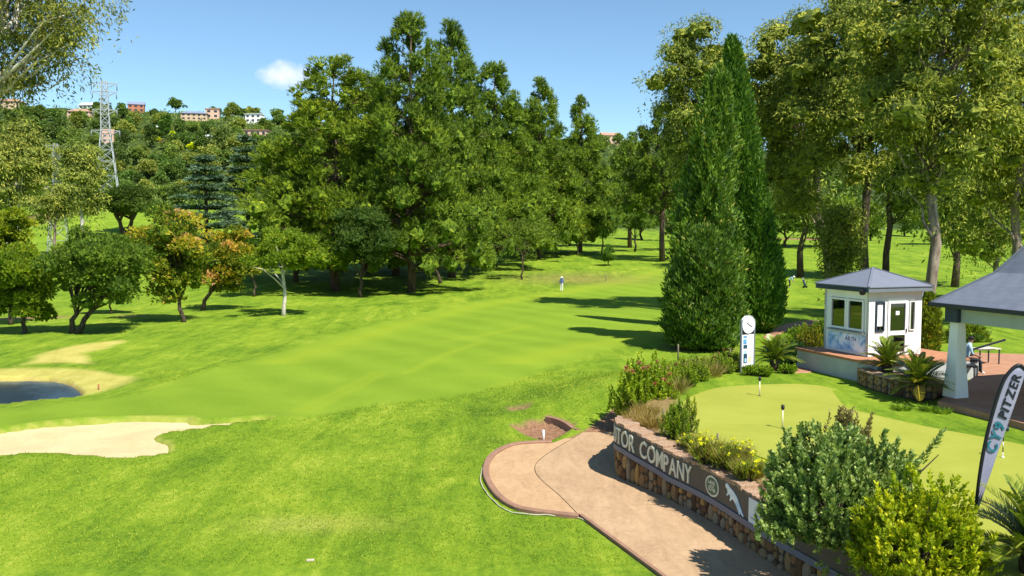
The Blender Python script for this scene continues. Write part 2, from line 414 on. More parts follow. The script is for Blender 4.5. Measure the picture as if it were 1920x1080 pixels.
def build_ground():
    ys = np.concatenate([[-90, -40, -12, 0, 4, 7], np.geomspace(9, 330, 350), np.geomspace(335, 2600, 80)])
    tt = np.concatenate([np.linspace(-2.6, -.74, 22)[:-1], np.linspace(-.74, .74, 470), np.linspace(.74, 2.6, 22)[1:]])
    w = np.maximum(ys, 9)
    X = tt[None, :] * w[:, None]; Y = np.repeat(ys[:, None], len(tt), 1)
    x, y = X.ravel(), Y.ravel(); z = hz(x, y)
    V = np.stack([x, y, z], 1); r, c = X.shape
    i = np.arange(r * c).reshape(r, c)
    Q = np.stack([i[:-1, :-1], i[:-1, 1:], i[1:, 1:], i[1:, :-1]], -1).reshape(-1, 4)
    t = NT('grass_ground')
    pos = t.n('ShaderNodeNewGeometry').outputs['Position']
    def mp(s):
        q = t.n('ShaderNodeMapping'); q.inputs['Scale'].default_value = s; q.inputs['Rotation'].default_value = (0, 0, .5); t.l(pos, q.inputs[0]); return q.outputs[0]
    n1 = t.noise(.16, 5, .6, pos, .6); n2 = t.noise(1.1, 5, .65, mp((1, .55, 1)), .4); n3 = t.noise(7, 4, .7, pos); n4 = t.noise(.5, 5, .7, mp((1.6, .35, 1)), .8)
    n5 = t.noise(26, 4, .75, pos); n6 = t.noise(3.2, 5, .75, mp((1, .7, 1)))
    s = t.math('ADD', t.math('MULTIPLY', n1, .55), t.math('MULTIPLY', n2, .45)); s = t.math('ADD', s, t.math('MULTIPLY', n3, .5)); s = t.math('ADD', s, t.math('MULTIPLY', n4, .85)); s = t.math('ADD', s, t.math('MULTIPLY', n5, .6)); s = t.math('ADD', s, t.math('MULTIPLY', n6, .5)); s = t.math('SUBTRACT', s, 1.22)
    rough = t.ramp(s, [(.22, (.06, .125, .007)), (.40, (.12, .208, .011)), (.60, (.195, .285, .017)), (.85, (.36, .40, .05))])
    wv = t.n('ShaderNodeTexWave'); wv.inputs['Scale'].default_value = .085; wv.inputs['Distortion'].default_value = 1.2; wv.inputs['Detail'].default_value = 2; mpw = t.n('ShaderNodeMapping'); mpw.inputs['Rotation'].default_value = (0, 0, -.62); t.l(pos, mpw.inputs[0]); t.l(mpw.outputs[0], wv.inputs[0])
    f = t.math('ADD', t.math('MULTIPLY', n1, .5), t.math('MULTIPLY', n3, .28)); f = t.math('ADD', f, t.math('MULTIPLY', wv.outputs[1], .12)); f = t.math('ADD', f, t.math('MULTIPLY', n5, .14))
    fair = t.ramp(f, [(.3, (.135, .228, .013)), (.75, (.225, .325, .024))])
    dry = t.ramp(t.math('ADD', t.math('MULTIPLY', n2, .6), t.math('MULTIPLY', n3, .4)), [(.3, (.33, .30, .06)), (.52, (.5, .42, .11)), (.72, (.62, .54, .2))])
    dirt = t.ramp(n3, [(.3, (.16, .085, .045)), (.7, (.36, .2, .115))])
    wood = t.ramp(t.noise(.08, 6, .75, pos), [(.3, (.02, .04, .008)), (.6, (.06, .09, .018)), (.8, (.12, .13, .03))])
    c = t.mix(t.attr('fair'), rough, fair); c = t.mix(t.attr('light'), c, (.26, .33, .02))
    c = t.mix(t.attr('dry'), c, dry); c = t.mix(t.attr('dirt'), c, dirt); c = t.mix(t.attr('hill'), c, wood)
    t.col(c); t.set(.9, .12)
    hb = t.math('ADD', t.math('MULTIPLY', t.noise(22, 3, .7, pos), .9), t.math('MULTIPLY', n2, .8))
    t.bump(hb, .7, .06)
    me = np_mesh('ground', V, Q, t.m, smooth=True)
    def att(n, v): me.attributes.new(n, 'FLOAT', 'POINT').data.foreach_set('value', np.clip(v, 0, 1).astype(np.float32))
    nz = undul(x * 5, y * 5)
    df = sd_poly(x, y, FAIR, 12.0)
    on_pl = ss(sd_poly(x, y, PLATEAU, 10.0) / .4)
    att('fair', np.maximum(ss((df + .5 + nz * .8) / .9), 0) * .95 * (1 - on_pl))
    band = np.exp(-((df - 2.2) / 1.5) ** 2) * (y > 46)
    track = np.zeros_like(x)
    for (p0, p1) in (((478, 618), (470, 652)), ((492, 617), (486, 650)), ((503, 617), (499, 646)), ((838, 560), (826, 586)), ((858, 556), (852, 582)), ((700, 700), (560, 770)), ((715, 702), (580, 772)), ((905, 640), (760, 700)), ((450, 905), (650, 985)), ((1080, 690), (930, 722)), ((990, 612), (830, 640))):
        a, b = G(*p0)[:2], G(*p1)[:2]; e_ = b - a; tq = np.clip(((x - a[0]) * e_[0] + (y - a[1]) * e_[1]) / (e_ @ e_), 0, 1)
        track = np.maximum(track, np.exp(-(np.hypot(x - a[0] - e_[0] * tq, y - a[1] - e_[1] * tq) / (.16 + .004 * y)) ** 2))
    att('light', np.maximum(band * .55, track * .4) * (1 - on_pl))
    d1 = ss((sd_poly(x, y, DRY1, 3) + nz * 1.5) / .9); d2 = ss((sd_poly(x, y, DRY2, 3) + nz * 1.5) / .8)
    rim = ss((sd_poly(x, y, BUNKER, 3) + .12 + nz * .5) / .15) * .4
    lush = np.exp(-(((x + 1.5) / 3.0) ** 2 + ((y - 19.6) / .8) ** 2))
    att('dry', np.maximum.reduce([d1 * .85, d2 * .8, rim, .35 * np.exp(-(((x + 4.6) / 1.6) ** 2 + ((y - 19.6) / .6) ** 2))]))
    dirt_ = ss((sd_poly(x, y, PIT, 2) + .1) / .2) + ss((sd_poly(x, y, PIT2, 2) + .1) / .2)
    dirt_ += ss((sd_poly(x, y, POND, 6) + .02) / .2)
    dirt_ += .42 * np.exp(-(((x - 9) / 9) ** 2 + ((y - 116) / 7) ** 2))
    bp = GD(60, 150)
    for (px, py, rx, ry) in ((62, 596, 3.0, 1.2), (250, 592, 1.4, .6), (60, 412, 6, 14), (1310, 652, 2.0, 1.2), (1510, 448, 14, 5)):
        g = G(px, py); dirt_ += .95 * np.exp(-(((x - g[0]) / rx) ** 4 + ((y - g[1]) / ry) ** 4))
    dirt_ += ss((sd_poly(x, y, PATH_POLY, 2) + .02) / .1)
    # bed behind the wall coping
    dpl = sd_poly(x, y, PLATEAU, 10.0)
    dirt_ += .8 * ss((dpl - .1) / .1) * (1 - ss((dpl - 1.0 + nz) / .5)) * (1 - ss((y - 31) / 2))
    att('dirt', dirt_)
    att('hill', ss((y - 262 - 30 * ss((-x - 60) / 40)) / 30))
    return tag(link('ground', me), kind='structure')
build_ground()

def sheet(name, poly, zfun, mat, step=.25, flat=None):
    """a sheet cut to an outline, following a height function"""
    bm = bmesh.new(); vs = [bm.verts.new((p[0], p[1], 0)) for p in poly]; f = bm.faces.new(vs)
    bmesh.ops.triangulate(bm, faces=[f])
    for k in range(2 if flat is None else 0):
        bmesh.ops.subdivide_edges(bm, edges=[e for e in bm.edges if e.calc_length() > step], cuts=3, use_grid_fill=True)
    xs = np.array([v.co.x for v in bm.verts]); ys = np.array([v.co.y for v in bm.verts])
    z = zfun(xs, ys) if flat is None else np.full(len(xs), flat)
    for v, q in zip(bm.verts, z): v.co.z = q
    bmesh.ops.recalc_face_normals(bm, faces=bm.faces)
    if sum(f_.normal.z for f_ in bm.faces) < 0: bmesh.ops.reverse_faces(bm, faces=bm.faces)
    me = bpy.data.meshes.new(name); bm.to_mesh(me); bm.free(); me.materials.append(mat)
    return tag(link(name, me), kind='structure')
def grid_sheet(name, poly, zfun, mat, step, pad=.6):
    poly = np.asarray(poly); lo, hi = poly.min(0) - pad, poly.max(0) + pad
    xs = np.arange(lo[0], hi[0], step); ys = np.arange(lo[1], hi[1], step)
    X, Y = np.meshgrid(xs, ys); sd = sd_poly(X.ravel(), Y.ravel(), poly, 4.0)
    Z = zfun(X.ravel(), Y.ravel(), sd); V = np.stack([X.ravel(), Y.ravel(), Z], 1)
    i = np.arange(X.size).reshape(X.shape)
    Q = np.stack([i[:-1, :-1], i[:-1, 1:], i[1:, 1:], i[1:, :-1]], -1).reshape(-1, 4)
    Q = Q[(sd[Q].max(1) > -pad * .7)]
    used = np.unique(Q); mp = np.zeros(len(V), int); mp[used] = np.arange(len(used))
    return tag(link(name, np_mesh(name, V[used], mp[Q], mat, smooth=True)), kind='structure')

# sand bunker
t = NT('bunker_sand'); v = t.obj(); a = t.noise(.5, 5, .6, v); b = t.noise(5, 5, .65, t.obj((1, 2.2, 1)))
t.col(t.ramp(t.math('ADD', t.math('MULTIPLY', a, .6), t.math('MULTIPLY', b, .4)), [(.35, (.52, .40, .205)), (.6, (.61, .49, .275))])); t.set(.95, .1)
t.bump(t.math('ADD', b, t.math('MULTIPLY', t.noise(30, 3, .7, v), .3)), .8, .06)
def sand_z(x, y, sd):
    return hz_flat(x, y) - .07 - .10 * ss(sd / 2.5) + .04 * np.sin(x * 1.7) * np.sin(y * 2.3)
grid_sheet('bunker_sand', BUNKER, sand_z, t.m, .14)
# pond water
t = NT('pond_water'); t.col((.03, .06, .09)); t.set(.3, .8); t.bump(t.noise(3.5, 4, .6, t.obj((1, 1.6, 1))), .12, .1)
grid_sheet('water', POND, lambda x, y, sd: np.full(x.shape, POND_Z), t.m, .8)
# cart path, with a turning bay beside it; a joint divides the two
def concrete(name, c1, c2):
    t = NT(name); v = t.obj(); a = t.noise(.55, 6, .65, v, .5); b = t.noise(9, 5, .7, v)
    base = t.mix(.45, t.ramp(a, [(.3, c1), (.7, c2)]), t.ramp(t.noise(1.6, 6, .75, t.obj((1.8, .5, 1)), .8), [(.35, sc(c1, .75)), (.65, sc(c2, 1.1))]))
    t.col(t.mix(.25, base, t.ramp(b, [(.3, sc(c1, .6)), (.7, sc(c2, 1.15))])))
    t.set(.85, .2); t.bump(t.noise(60, 3, .7, v), .2, .01); return t.m
M['path'] = concrete('path_concrete', (.33, .21, .115), (.48, .325, .19)); M['bay'] = concrete('bay_concrete', (.38, .235, .12), (.51, .335, .185))
JOINT = smooth_poly(XY([(1086, 967), (1050, 930), (1015, 900), (1003, 882), (1008, 866), (1035, 845), (1075, 822)], PATH_Z), 5, False)
bay_s = smooth_poly(BAY, 5, False)
offs = lambda P, k: P + k * np.stack([-np.gradient(P[:, 1]), np.gradient(P[:, 0])], 1) / np.linalg.norm(np.gradient(P, axis=0), axis=1)[:, None]
jl, jr = offs(JOINT, .011), offs(JOINT, -.011)
if np.linalg.norm(jl.mean(0) - bay_s.mean(0)) > np.linalg.norm(jr.mean(0) - bay_s.mean(0)): jl, jr = jr, jl
sheet('turning_bay', list(bay_s) + [PZ(1060, 822, PATH_Z)[:2]] + list(jl[::-1][:-1]), None, M['bay'], flat=PATH_Z + .004)
sheet('cart_path', XY(PATH_L[:-1], PATH_Z) + list(jr) + [np.array(p) for p in PATH_FAR[1:]] + [np.array((7.2, 35.9))] + [np.array(p) + np.array((.12, .02)) for p in WALL[::-1]], None, M['path'], flat=PATH_Z + .004)
# kerb round the bay
def ribbon(name, line, prof, mat, zf, closed=False):
    """sweep a profile of (offset, height) along a line"""
    line = np.asarray(line); n = len(prof); V = []; Fs = []
    g = np.gradient(line, axis=0); nr = np.stack([-g[:, 1], g[:, 0]], 1) / np.linalg.norm(g, axis=1)[:, None]
    for p, q in zip(line, nr):
        z0 = zf(p[0], p[1])
        for (o, h) in prof: V.append((p[0] + q[0] * o, p[1] + q[1] * o, z0 + h))
    for i in range(len(line) - 1):
        for k in range(n - 1): Fs.append((i * n + k, i * n + k + 1, (i + 1) * n + k + 1, (i + 1) * n + k))
    mb = MB(); mb.add(V, Fs); mb.add([V[k] for k in range(n)], [tuple(range(n))]); mb.add([V[-n + k] for k in range(n)], [tuple(range(n))])
    return mb.mesh(name, mat)
M['kerb'] = concrete('kerb_concrete', (.22, .12, .075), (.33, .19, .13))
side = 1 if sd_poly(*[np.array([c]) for c in offs(bay_s, .3)[len(bay_s) // 2]], PATH_POLY, 3)[0] < 0 else -1
kp = [(side * -.01, -.02), (side * -.01, .05), (side * .02, .07), (side * .15, .07), (side * .17, .05), (side * .17, -.1)]
tag(link('kerb', ribbon('kerb', bay_s, kp, M['kerb'], lambda x, y: PATH_Z)), kind='structure')
edge = smooth_poly(XY([(1086, 967), (1160, 1022), (1238, 1080), (1310, 1135)], PATH_Z), 4, False)
kp2 = [(side * -.01, -.02), (side * -.01, .05), (side * .08, .05), (side * .08, -.1)]
tag(link('path_kerb', ribbon('path_kerb', edge, kp2, M['kerb'], lambda x, y: PATH_Z)), kind='structure')
# pale edging cord lying in the grass beside the kerb
cordpts = smooth_poly([G(*p)[:2] for p in [(985, 829), (940, 842), (912, 865), (902, 890), (903, 910), (925, 940), (960, 962), (1030, 968), (1080, 972), (1120, 990), (1180, 1035), (1235, 1080), (1290, 1125)]], 6, False)
mb = MB(); mb.tube([(p[0], p[1], hz1(p[0], p[1]) + .035 - .01 + .01 * math.sin(i * 1.7)) for i, p in enumerate(cordpts)], .016, 6)
tag(mb.build('edging_cord', plain('pale_cord', (.46, .44, .3), .8, .2)), 'thin pale cord lying in the grass around the kerbed turning bay', 'cord')

# putting green
GREEN = smooth_poly(XY([(1272, 775), (1290, 748), (1340, 729), (1420, 722), (1500, 721), (1552, 727), (1568, 745), (1590, 765), (1650, 781), (1730, 799), (1820, 816), (1920, 835), (2080, 870), (2120, 1040), (1980, 1180), (1800, 1180), (1660, 1010), (1520, 900), (1410, 852), (1320, 825), (1280, 805)], 0), 5)
t = NT('putting_turf'); v = t.obj(); a = t.noise(.5, 5, .6, v, .5); b = t.noise(14, 4, .7, v)
t.col(t.ramp(t.math('ADD', t.math('MULTIPLY', a, .7), t.math('MULTIPLY', b, .3)), [(.32, (.25, .275, .033)), (.68, (.33, .34, .055))])); t.set(.85, .15); t.bump(b, .15, .01)
sheet('putting_green', GREEN, None, t.m, flat=.016)

# ------------------------------------------------------------------ vegetation builders
def unit(a): return a / np.maximum(np.linalg.norm(a, axis=-1, keepdims=True), 1e-9)
def rdir(g, n): return unit(g.normal(size=(n, 3)))
def cards(g, P, D, L, Wd, bend=0.0):
    """one leaf-shaped quad for each point: P base, D direction, L length, Wd width"""
    n = len(P); S = unit(np.cross(D, rdir(g, n))); L = np.broadcast_to(np.asarray(L, float), (n,))[:, None]; Wd = np.broadcast_to(np.asarray(Wd, float), (n,))[:, None]
    mid = P + D * L * .45
    tip = P + D * L
    if bend: tip = tip - np.array([0, 0, 1]) * L * bend
    V = np.stack([P, mid + S * Wd * .5, tip, mid - S * Wd * .5], 1).reshape(-1, 3)
    Q = np.arange(4 * n).reshape(n, 4)
    return V, Q
class Leaves:
    def __init__(s): s.V = []; s.Q = []; s.T = []; s.I = []; s.n = 0
    def add(s, V, Q, T, mi=0):
        s.V.append(V); s.Q.append(Q + s.n); s.T.append(np.broadcast_to(np.asarray(T, float), (len(Q),))); s.I.append(np.full(len(Q), mi)); s.n += len(V)
    def mesh(s, name, mats):
        return np_mesh(name, np.concatenate(s.V), np.concatenate(s.Q), mats, np.clip(np.concatenate(s.T), 0, 1), mi=np.concatenate(s.I))

def cores(g, lv, C, rad, sq, tint=.38, nu=13, nv=8):
    """dense inner foliage: one burr of ragged, jutting sprays inside every clump"""
    A = np.linspace(0, 2 * math.pi, nu + 1)[:-1]; B = np.linspace(-1.25, 1.35, nv); AA, BB = np.meshgrid(A, B)
    U = np.stack([np.cos(AA) * np.cos(BB), np.sin(AA) * np.cos(BB), np.sin(BB)], -1).reshape(-1, 3); i = np.arange(nu * nv).reshape(nv, nu)
    Q0 = np.stack([i[:-1], np.roll(i, -1, 1)[:-1], np.roll(i, -1, 1)[1:], i[1:]], -1).reshape(-1, 4); n = len(C)
    V = C[:, None, :] + U[None] * (rad[:, None, None] * g.uniform(.55, 1.22, (n, nu * nv, 1))) * np.array(sq) + g.normal(size=(n, nu * nv, 3)) * (rad[:, None, None] * .1)
    Q = (Q0[None] + (np.arange(n) * nu * nv)[:, None, None]).reshape(-1, 4)
    lv.add(V.reshape(-1, 3), Q, tint + g.normal(size=len(Q)) * .2)
def limb_path(a, b, g, sag=0.0, k=5, wob=.05):
    a, b = np.array(a, float), np.array(b, float); L = np.linalg.norm(b - a); pts = []
    for i in range(k):
        t = i / (k - 1); p = a + (b - a) * t
        p = p + np.array([0, 0, sag * L * 4 * t * (1 - t)]) + (g.normal(size=3) * wob * L * (t * (1 - t) * 4) if 0 < i < k - 1 else 0)
        pts.append(p)
    return pts

def g_broad(seed, H, R, cb,  n=40, per=150, L=.3, Wd=.16, cr=.34, flat=1.0, off=(0, 0), up=.3, trunk_r=.16, fork=0, lean=(0, 0), top_pow=1.0, hollow=.5, tm=.5, tc=.12):
    g = np.random.default_rng(seed); lv = Leaves(); tr = MB()
    cz, hh = (cb + H) / 2, (H - cb) / 2; cen = np.array([off[0], off[1], cz])
    U = rdir(g, n); rr = g.uniform(hollow, .86, (n, 1)); lobe = 1 + .2 * np.sin(np.arctan2(U[:, 1], U[:, 0]) * 3 + seed * 1.3) + .16 * np.sin(U[:, 2] * 6 + seed)
    C = cen + U * rr * lobe[:, None] * np.array([R, R, hh])
    C[:, 2] += (np.abs(U[:, 2]) < .4) * hh * .0
    rad = g.uniform(.75, 1.25, n) * cr * min(R, hh * 1.15)
    N = n * per; idx = np.repeat(np.arange(n), per)
    u = rdir(g, N); u[:, 2] = np.where(u[:, 2] < -.35, -u[:, 2], u[:, 2])
    P = C[idx] + u * (rad[idx] * g.uniform(.45, 1.0, N) ** .5)[:, None] * np.array([1, 1, .8 * flat])
    D = unit(u + g.normal(size=(N, 3)) * .7 + np.array([0, 0, up]))
    T = tm + g.normal(size=N) * .17 + (g.normal(size=n) * tc)[idx]
    V, Q = cards(g, P, D, L * g.uniform(.7, 1.3, N), Wd * g.uniform(.7, 1.3, N)); lv.add(V, Q, T)
    if per > 100: cores(g, lv, C, rad * .5, (1, 1, .8 * flat), tm - .1, 10, 6)
    base = np.array([0, 0, -.15]); topt = np.array([off[0] * .6 + lean[0], off[1] * .6 + lean[1], cb + hh * .35])
    forks = [0] if not fork else np.linspace(-.25, .25, fork + 1)
    for i, fx in enumerate(forks):
        tp = topt + np.array([fx * R, fx * R * .3, 0])
        pts = limb_path(base + np.array([fx * .5, 0, 0]), tp, g, 0, 6, .04)
        tr.tube(pts, [trunk_r * k for k in (1.35, 1.0, .9, .8, .65, .5)], 9)
        for c in C[g.permutation(n)[:max(5, n // 4)]]:
            s0 = pts[g.integers(3, 6)]
            tr.tube(limb_path(s0, s0 + (c - s0) * .85, g, .06, 4, .06), [trunk_r * .42, trunk_r * .3, trunk_r * .2, trunk_r * .1], 5, cap=False)
    return lv, tr

def g_pine(seed, H, R, cb, dens=1.0, trunk_r=.42, prof=.8, bare=.25):
    """trunk, limbs and many domed boughs, each a cushion of needle brushes"""
    g = np.random.default_rng(seed); lv = Leaves(); tr = MB()
    n = int(275 * dens * max(.6, R / 7)); m0 = n * 6
    z01 = g.uniform(0, 1, m0)
    keep = g.uniform(0, 1, m0) < (np.minimum(1, (1 - z01) ** prof + .12)) * (.6 + .4 * np.minimum(1, z01 * 4)); z01 = z01[keep][:n]; n = len(z01)
    az = g.uniform(0, 2 * math.pi, n)
    lob = 1 + .17 * np.sin(az * 3 + z01 * 9 + seed) + .12 * np.sin(az * 5 - z01 * 17)
    rmax = R * ((1 - z01) ** prof * (.78 + .22 * np.minimum(1, z01 * 5)) + .045) * lob
    rf = g.uniform(.12, 1.0, n) ** .5; zz = cb + (H - cb) * z01
    C = np.stack([np.cos(az) * rmax * rf, np.sin(az) * rmax * rf, zz - rf * R * .05], 1)
    rc = g.uniform(.75, 1.35, n) * 1.1 * (R / 7) ** .6 * (1.15 - .55 * z01)
    out = unit(C * np.array([1, 1, 0]) + 1e-6)
    k = 30; m_ = 6; N = n * k; idx = np.repeat(np.arange(n), k)
    u = rdir(g, N); u[:, 2] = np.abs(u[:, 2]) * np.where(g.uniform(size=N) < .86, 1, -.45); u = unit(u + out[idx] * .3)
    tp = C[idx] + u * rc[idx][:, None] * np.array([.95, .95, 1.15]) * g.uniform(.72, 1.08, N)[:, None]
    td = unit(u * .7 + out[idx] * .25 + np.array([0, 0, .75]) + g.normal(size=(N, 3)) * .2)
    i2 = np.repeat(np.arange(N), m_); NN = N * m_
    D = unit(td[i2] + g.normal(size=(NN, 3)) * .5); P = tp[i2] + g.normal(size=(NN, 3)) * .06 - D * .12
    T = .45 + g.normal(size=NN) * .14 + (g.normal(size=n) * .15)[idx][i2] + (g.normal(size=N) * .08)[i2]
    V, Q = cards(g, P, D, g.uniform(.36, .7, NN) * (R / 7) ** .3, g.uniform(.055, .1, NN)); lv.add(V, Q, T)
    cores(g, lv, C, rc * .5, (.95, .95, 1.2), .42, 10, 6)
    wob = [np.array([0, 0, -.2])] + [np.array([g.normal() * .12, g.normal() * .12, H * t]) for t in (.15, .35, .6, .8, .97)]
    tr.tube(wob, [trunk_r * q for q in (1.25, 1.0, .85, .55, .3, .06)], 10)
    for c in C[g.permutation(n)[:int(110 * dens)]]:
        h = max(c[2] - np.hypot(c[0], c[1]) * .35, cb * .7); t = h / H
        s0 = np.array([0, 0, h]); tr.tube(limb_path(s0, c, g, .05, 4, .04), [.13 * (1.1 - t), .09 * (1.1 - t), .06, .03], 5, cap=False)
    for _ in range(int(26 * bare)):   # dead stubs low on the trunk
        h = cb * g.uniform(.45, 1.0); a = g.uniform(0, 6.28); l_ = g.uniform(.8, 2.6)
        tr.tube([(0, 0, h), (math.cos(a) * l_, math.sin(a) * l_, h + g.uniform(-.3, .5))], [.06, .02], 5, cap=False)
    return lv, tr

def g_gum(seed, H, R, cb, n=120, per=120, trunk_r=.4, off=(0, 0), limbs=None, L=.5, Wd=.10, droop=1.0, cr=1.25, tails=.5, lean=(0, 0), core=True):
    g = np.random.default_rng(seed); lv = Leaves(); tr = MB()
    cz, hh = (cb + H) / 2, (H - cb) / 2; cen = np.array([off[0], off[1], cz])
    U = rdir(g, n); C = cen + U * (g.uniform(.12, 1, (n, 1)) ** .5) * np.array([R, R, hh]) * .88
    rad = g.uniform(.6, 1.5, n) * cr
    N = n * per; idx = np.repeat(np.arange(n), per)
    u = rdir(g, N); q = (g.uniform(.5, 1.0, N) ** .5)[:, None] * rad[idx][:, None]
    u[:, 2] = np.where((u[:, 2] < -.1) & (g.uniform(size=N) < .6), -u[:, 2], u[:, 2])
    P = C[idx] + u * q * np.array([1.15, 1.15, .8])
    tail = g.uniform(size=N) < .25 * tails       # hanging strands
    P[tail, 2] -= g.uniform(.2, 2.2, tail.sum()) * rad[idx][tail]
    if tails: 
        sel = np.nonzero(tail)[0]; P[sel, :2] = C[idx[sel], :2] + np.round((P[sel, :2] - C[idx[sel], :2]) / .5) * .5 + g.normal(size=(len(sel), 2)) * .06
    D = unit(u * .55 + g.normal(size=(N, 3)) * .55 + np.array([0, 0, -.75 * droop]))
    T = .42 + g.normal(size=N) * .17 + (g.normal(size=n) * .13)[idx]
    V, Q = cards(g, P, D, L * g.uniform(.6, 1.3, N), Wd * g.uniform(.7, 1.4, N)); lv.add(V, Q, T)
    cores(g, lv, C, rad * .48, (1.15, 1.15, .8), .42, *((16, 9) if trunk_r > .3 else (11, 7))) if core else None
    top = np.array([off[0] + lean[0], off[1] + lean[1], cb + (H - cb) * .72])
    pts = limb_path((0, 0, -.2), top, g, 0, 8, .012)
    tr.tube(pts, [trunk_r * k for k in (1.25, 1.0, .92, .84, .72, .55, .38, .22)], 10)
    for c in C[g.permutation(n)[:int(n * .45)]]:
        i = int(np.clip(np.searchsorted([p[2] for p in pts], c[2] - np.hypot(c[0] - off[0], c[1] - off[1]) * .7), 2, 7)); s0 = pts[i - 1]
        tr.tube(limb_path(s0, c, g, .07, 5, .07), [trunk_r * .3, trunk_r * .24, trunk_r * .17, trunk_r * .1, .02], 6, cap=False)
    return lv, tr

def g_cypress(seed, H, prof, n=9000, L=.55, Wd=.2, lump=.09, dead=.01, off=None):
    """prof: list of (t, radius); dense upright sprays over a solid core"""
    g = np.random.default_rng(seed); lv = Leaves(); tr = MB()
    pt = np.array([p[0] for p in prof]); pr = np.array([p[1] for p in prof])
    w = np.linspace(0, 1, 200); wr = np.interp(w, pt, pr) + .05; cdf = np.cumsum(wr); cdf /= cdf[-1]
    t = np.interp(g.uniform(size=n), cdf, w); az = g.uniform(0, 2 * math.pi, n)
    def rad(t, az): return np.interp(t, pt, pr) * (1 + lump * np.sin(az * 3 + t * 14 + seed) + lump * .8 * np.sin(az * 7 - t * 31) + lump * .6 * np.sin(az * 12 + t * 57))
    ox = np.zeros_like(t) if off is None else np.interp(t, [o[0] for o in off], [o[1] for o in off])
    r = rad(t, az) * (.84 + .2 * g.uniform(size=n) ** 1.5); o = np.stack([np.cos(az), np.sin(az), np.zeros(n)], 1)
    P = o * r[:, None] + np.stack([ox, np.zeros(n), t * H - .15], 1)
    D = unit(o * .45 + np.array([0, 0, .9]) + g.normal(size=(n, 3)) * .38)
    T = .45 + g.normal(size=n) * .2 + .16 * np.sin(az * 9 + t * 44) * np.sin(t * 60 + az * 4)
    T[g.uniform(size=n) < dead] = 1.0
    V, Q = cards(g, P, D, L * g.uniform(.6, 1.25, n), Wd * g.uniform(.6, 1.3, n)); lv.add(V, Q, T)
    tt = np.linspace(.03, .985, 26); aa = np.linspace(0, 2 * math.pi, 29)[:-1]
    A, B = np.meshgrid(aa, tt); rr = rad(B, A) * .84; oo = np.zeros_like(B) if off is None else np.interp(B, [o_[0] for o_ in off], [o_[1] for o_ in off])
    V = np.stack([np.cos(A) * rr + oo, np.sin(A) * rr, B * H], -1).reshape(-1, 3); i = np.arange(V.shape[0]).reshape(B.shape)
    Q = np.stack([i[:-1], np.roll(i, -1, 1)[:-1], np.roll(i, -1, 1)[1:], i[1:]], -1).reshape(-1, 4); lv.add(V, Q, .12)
    tr.tube([(0, 0, -.2), (0, 0, H * .1), (0, 0, H * .6)], [pr.max() * .2, pr.max() * .16, .05], 10)
    return lv, tr

def g_cedar(seed, H, R, cb, layers=9):
    g = np.random.default_rng(seed); lv = Leaves(); tr = MB()
    tr.tube([(0, 0, -.2), (0, 0, H * .5), (0, 0, H * .97)], [.45, .28, .05], 9)
    for k in range(layers):
        f = k / (layers - 1); z0 = cb + (H - cb) * (f ** .9); Rk = R * (1 - f) ** .75 + .5
        for j in range(7):
            a = g.uniform(0, 6.28); l_ = Rk * g.uniform(.65, 1.1); e = np.array([math.cos(a) * l_, math.sin(a) * l_, z0 + g.uniform(-.3, .5)])
            tr.tube([(0, 0, z0 - .3), e], [.1, .03], 5, cap=False)
            N = 260; s = g.uniform(.25, 1.0, N)[:, None]
            P = np.array([0, 0, z0]) * (1 - s) + e * s + g.normal(size=(N, 3)) * np.array([.5, .5, .09]) * (.6 + .5 * Rk / R)
            D = unit(np.array([math.cos(a), math.sin(a), 0]) + g.normal(size=(N, 3)) * np.array([.8, .8, .25]) + np.array([0, 0, .12]))
            V, Q = cards(g, P, D, g.uniform(.35, .7, N), g.uniform(.12, .22, N)); lv.add(V, Q, .5 + g.normal(size=N) * .2)
    return lv, tr

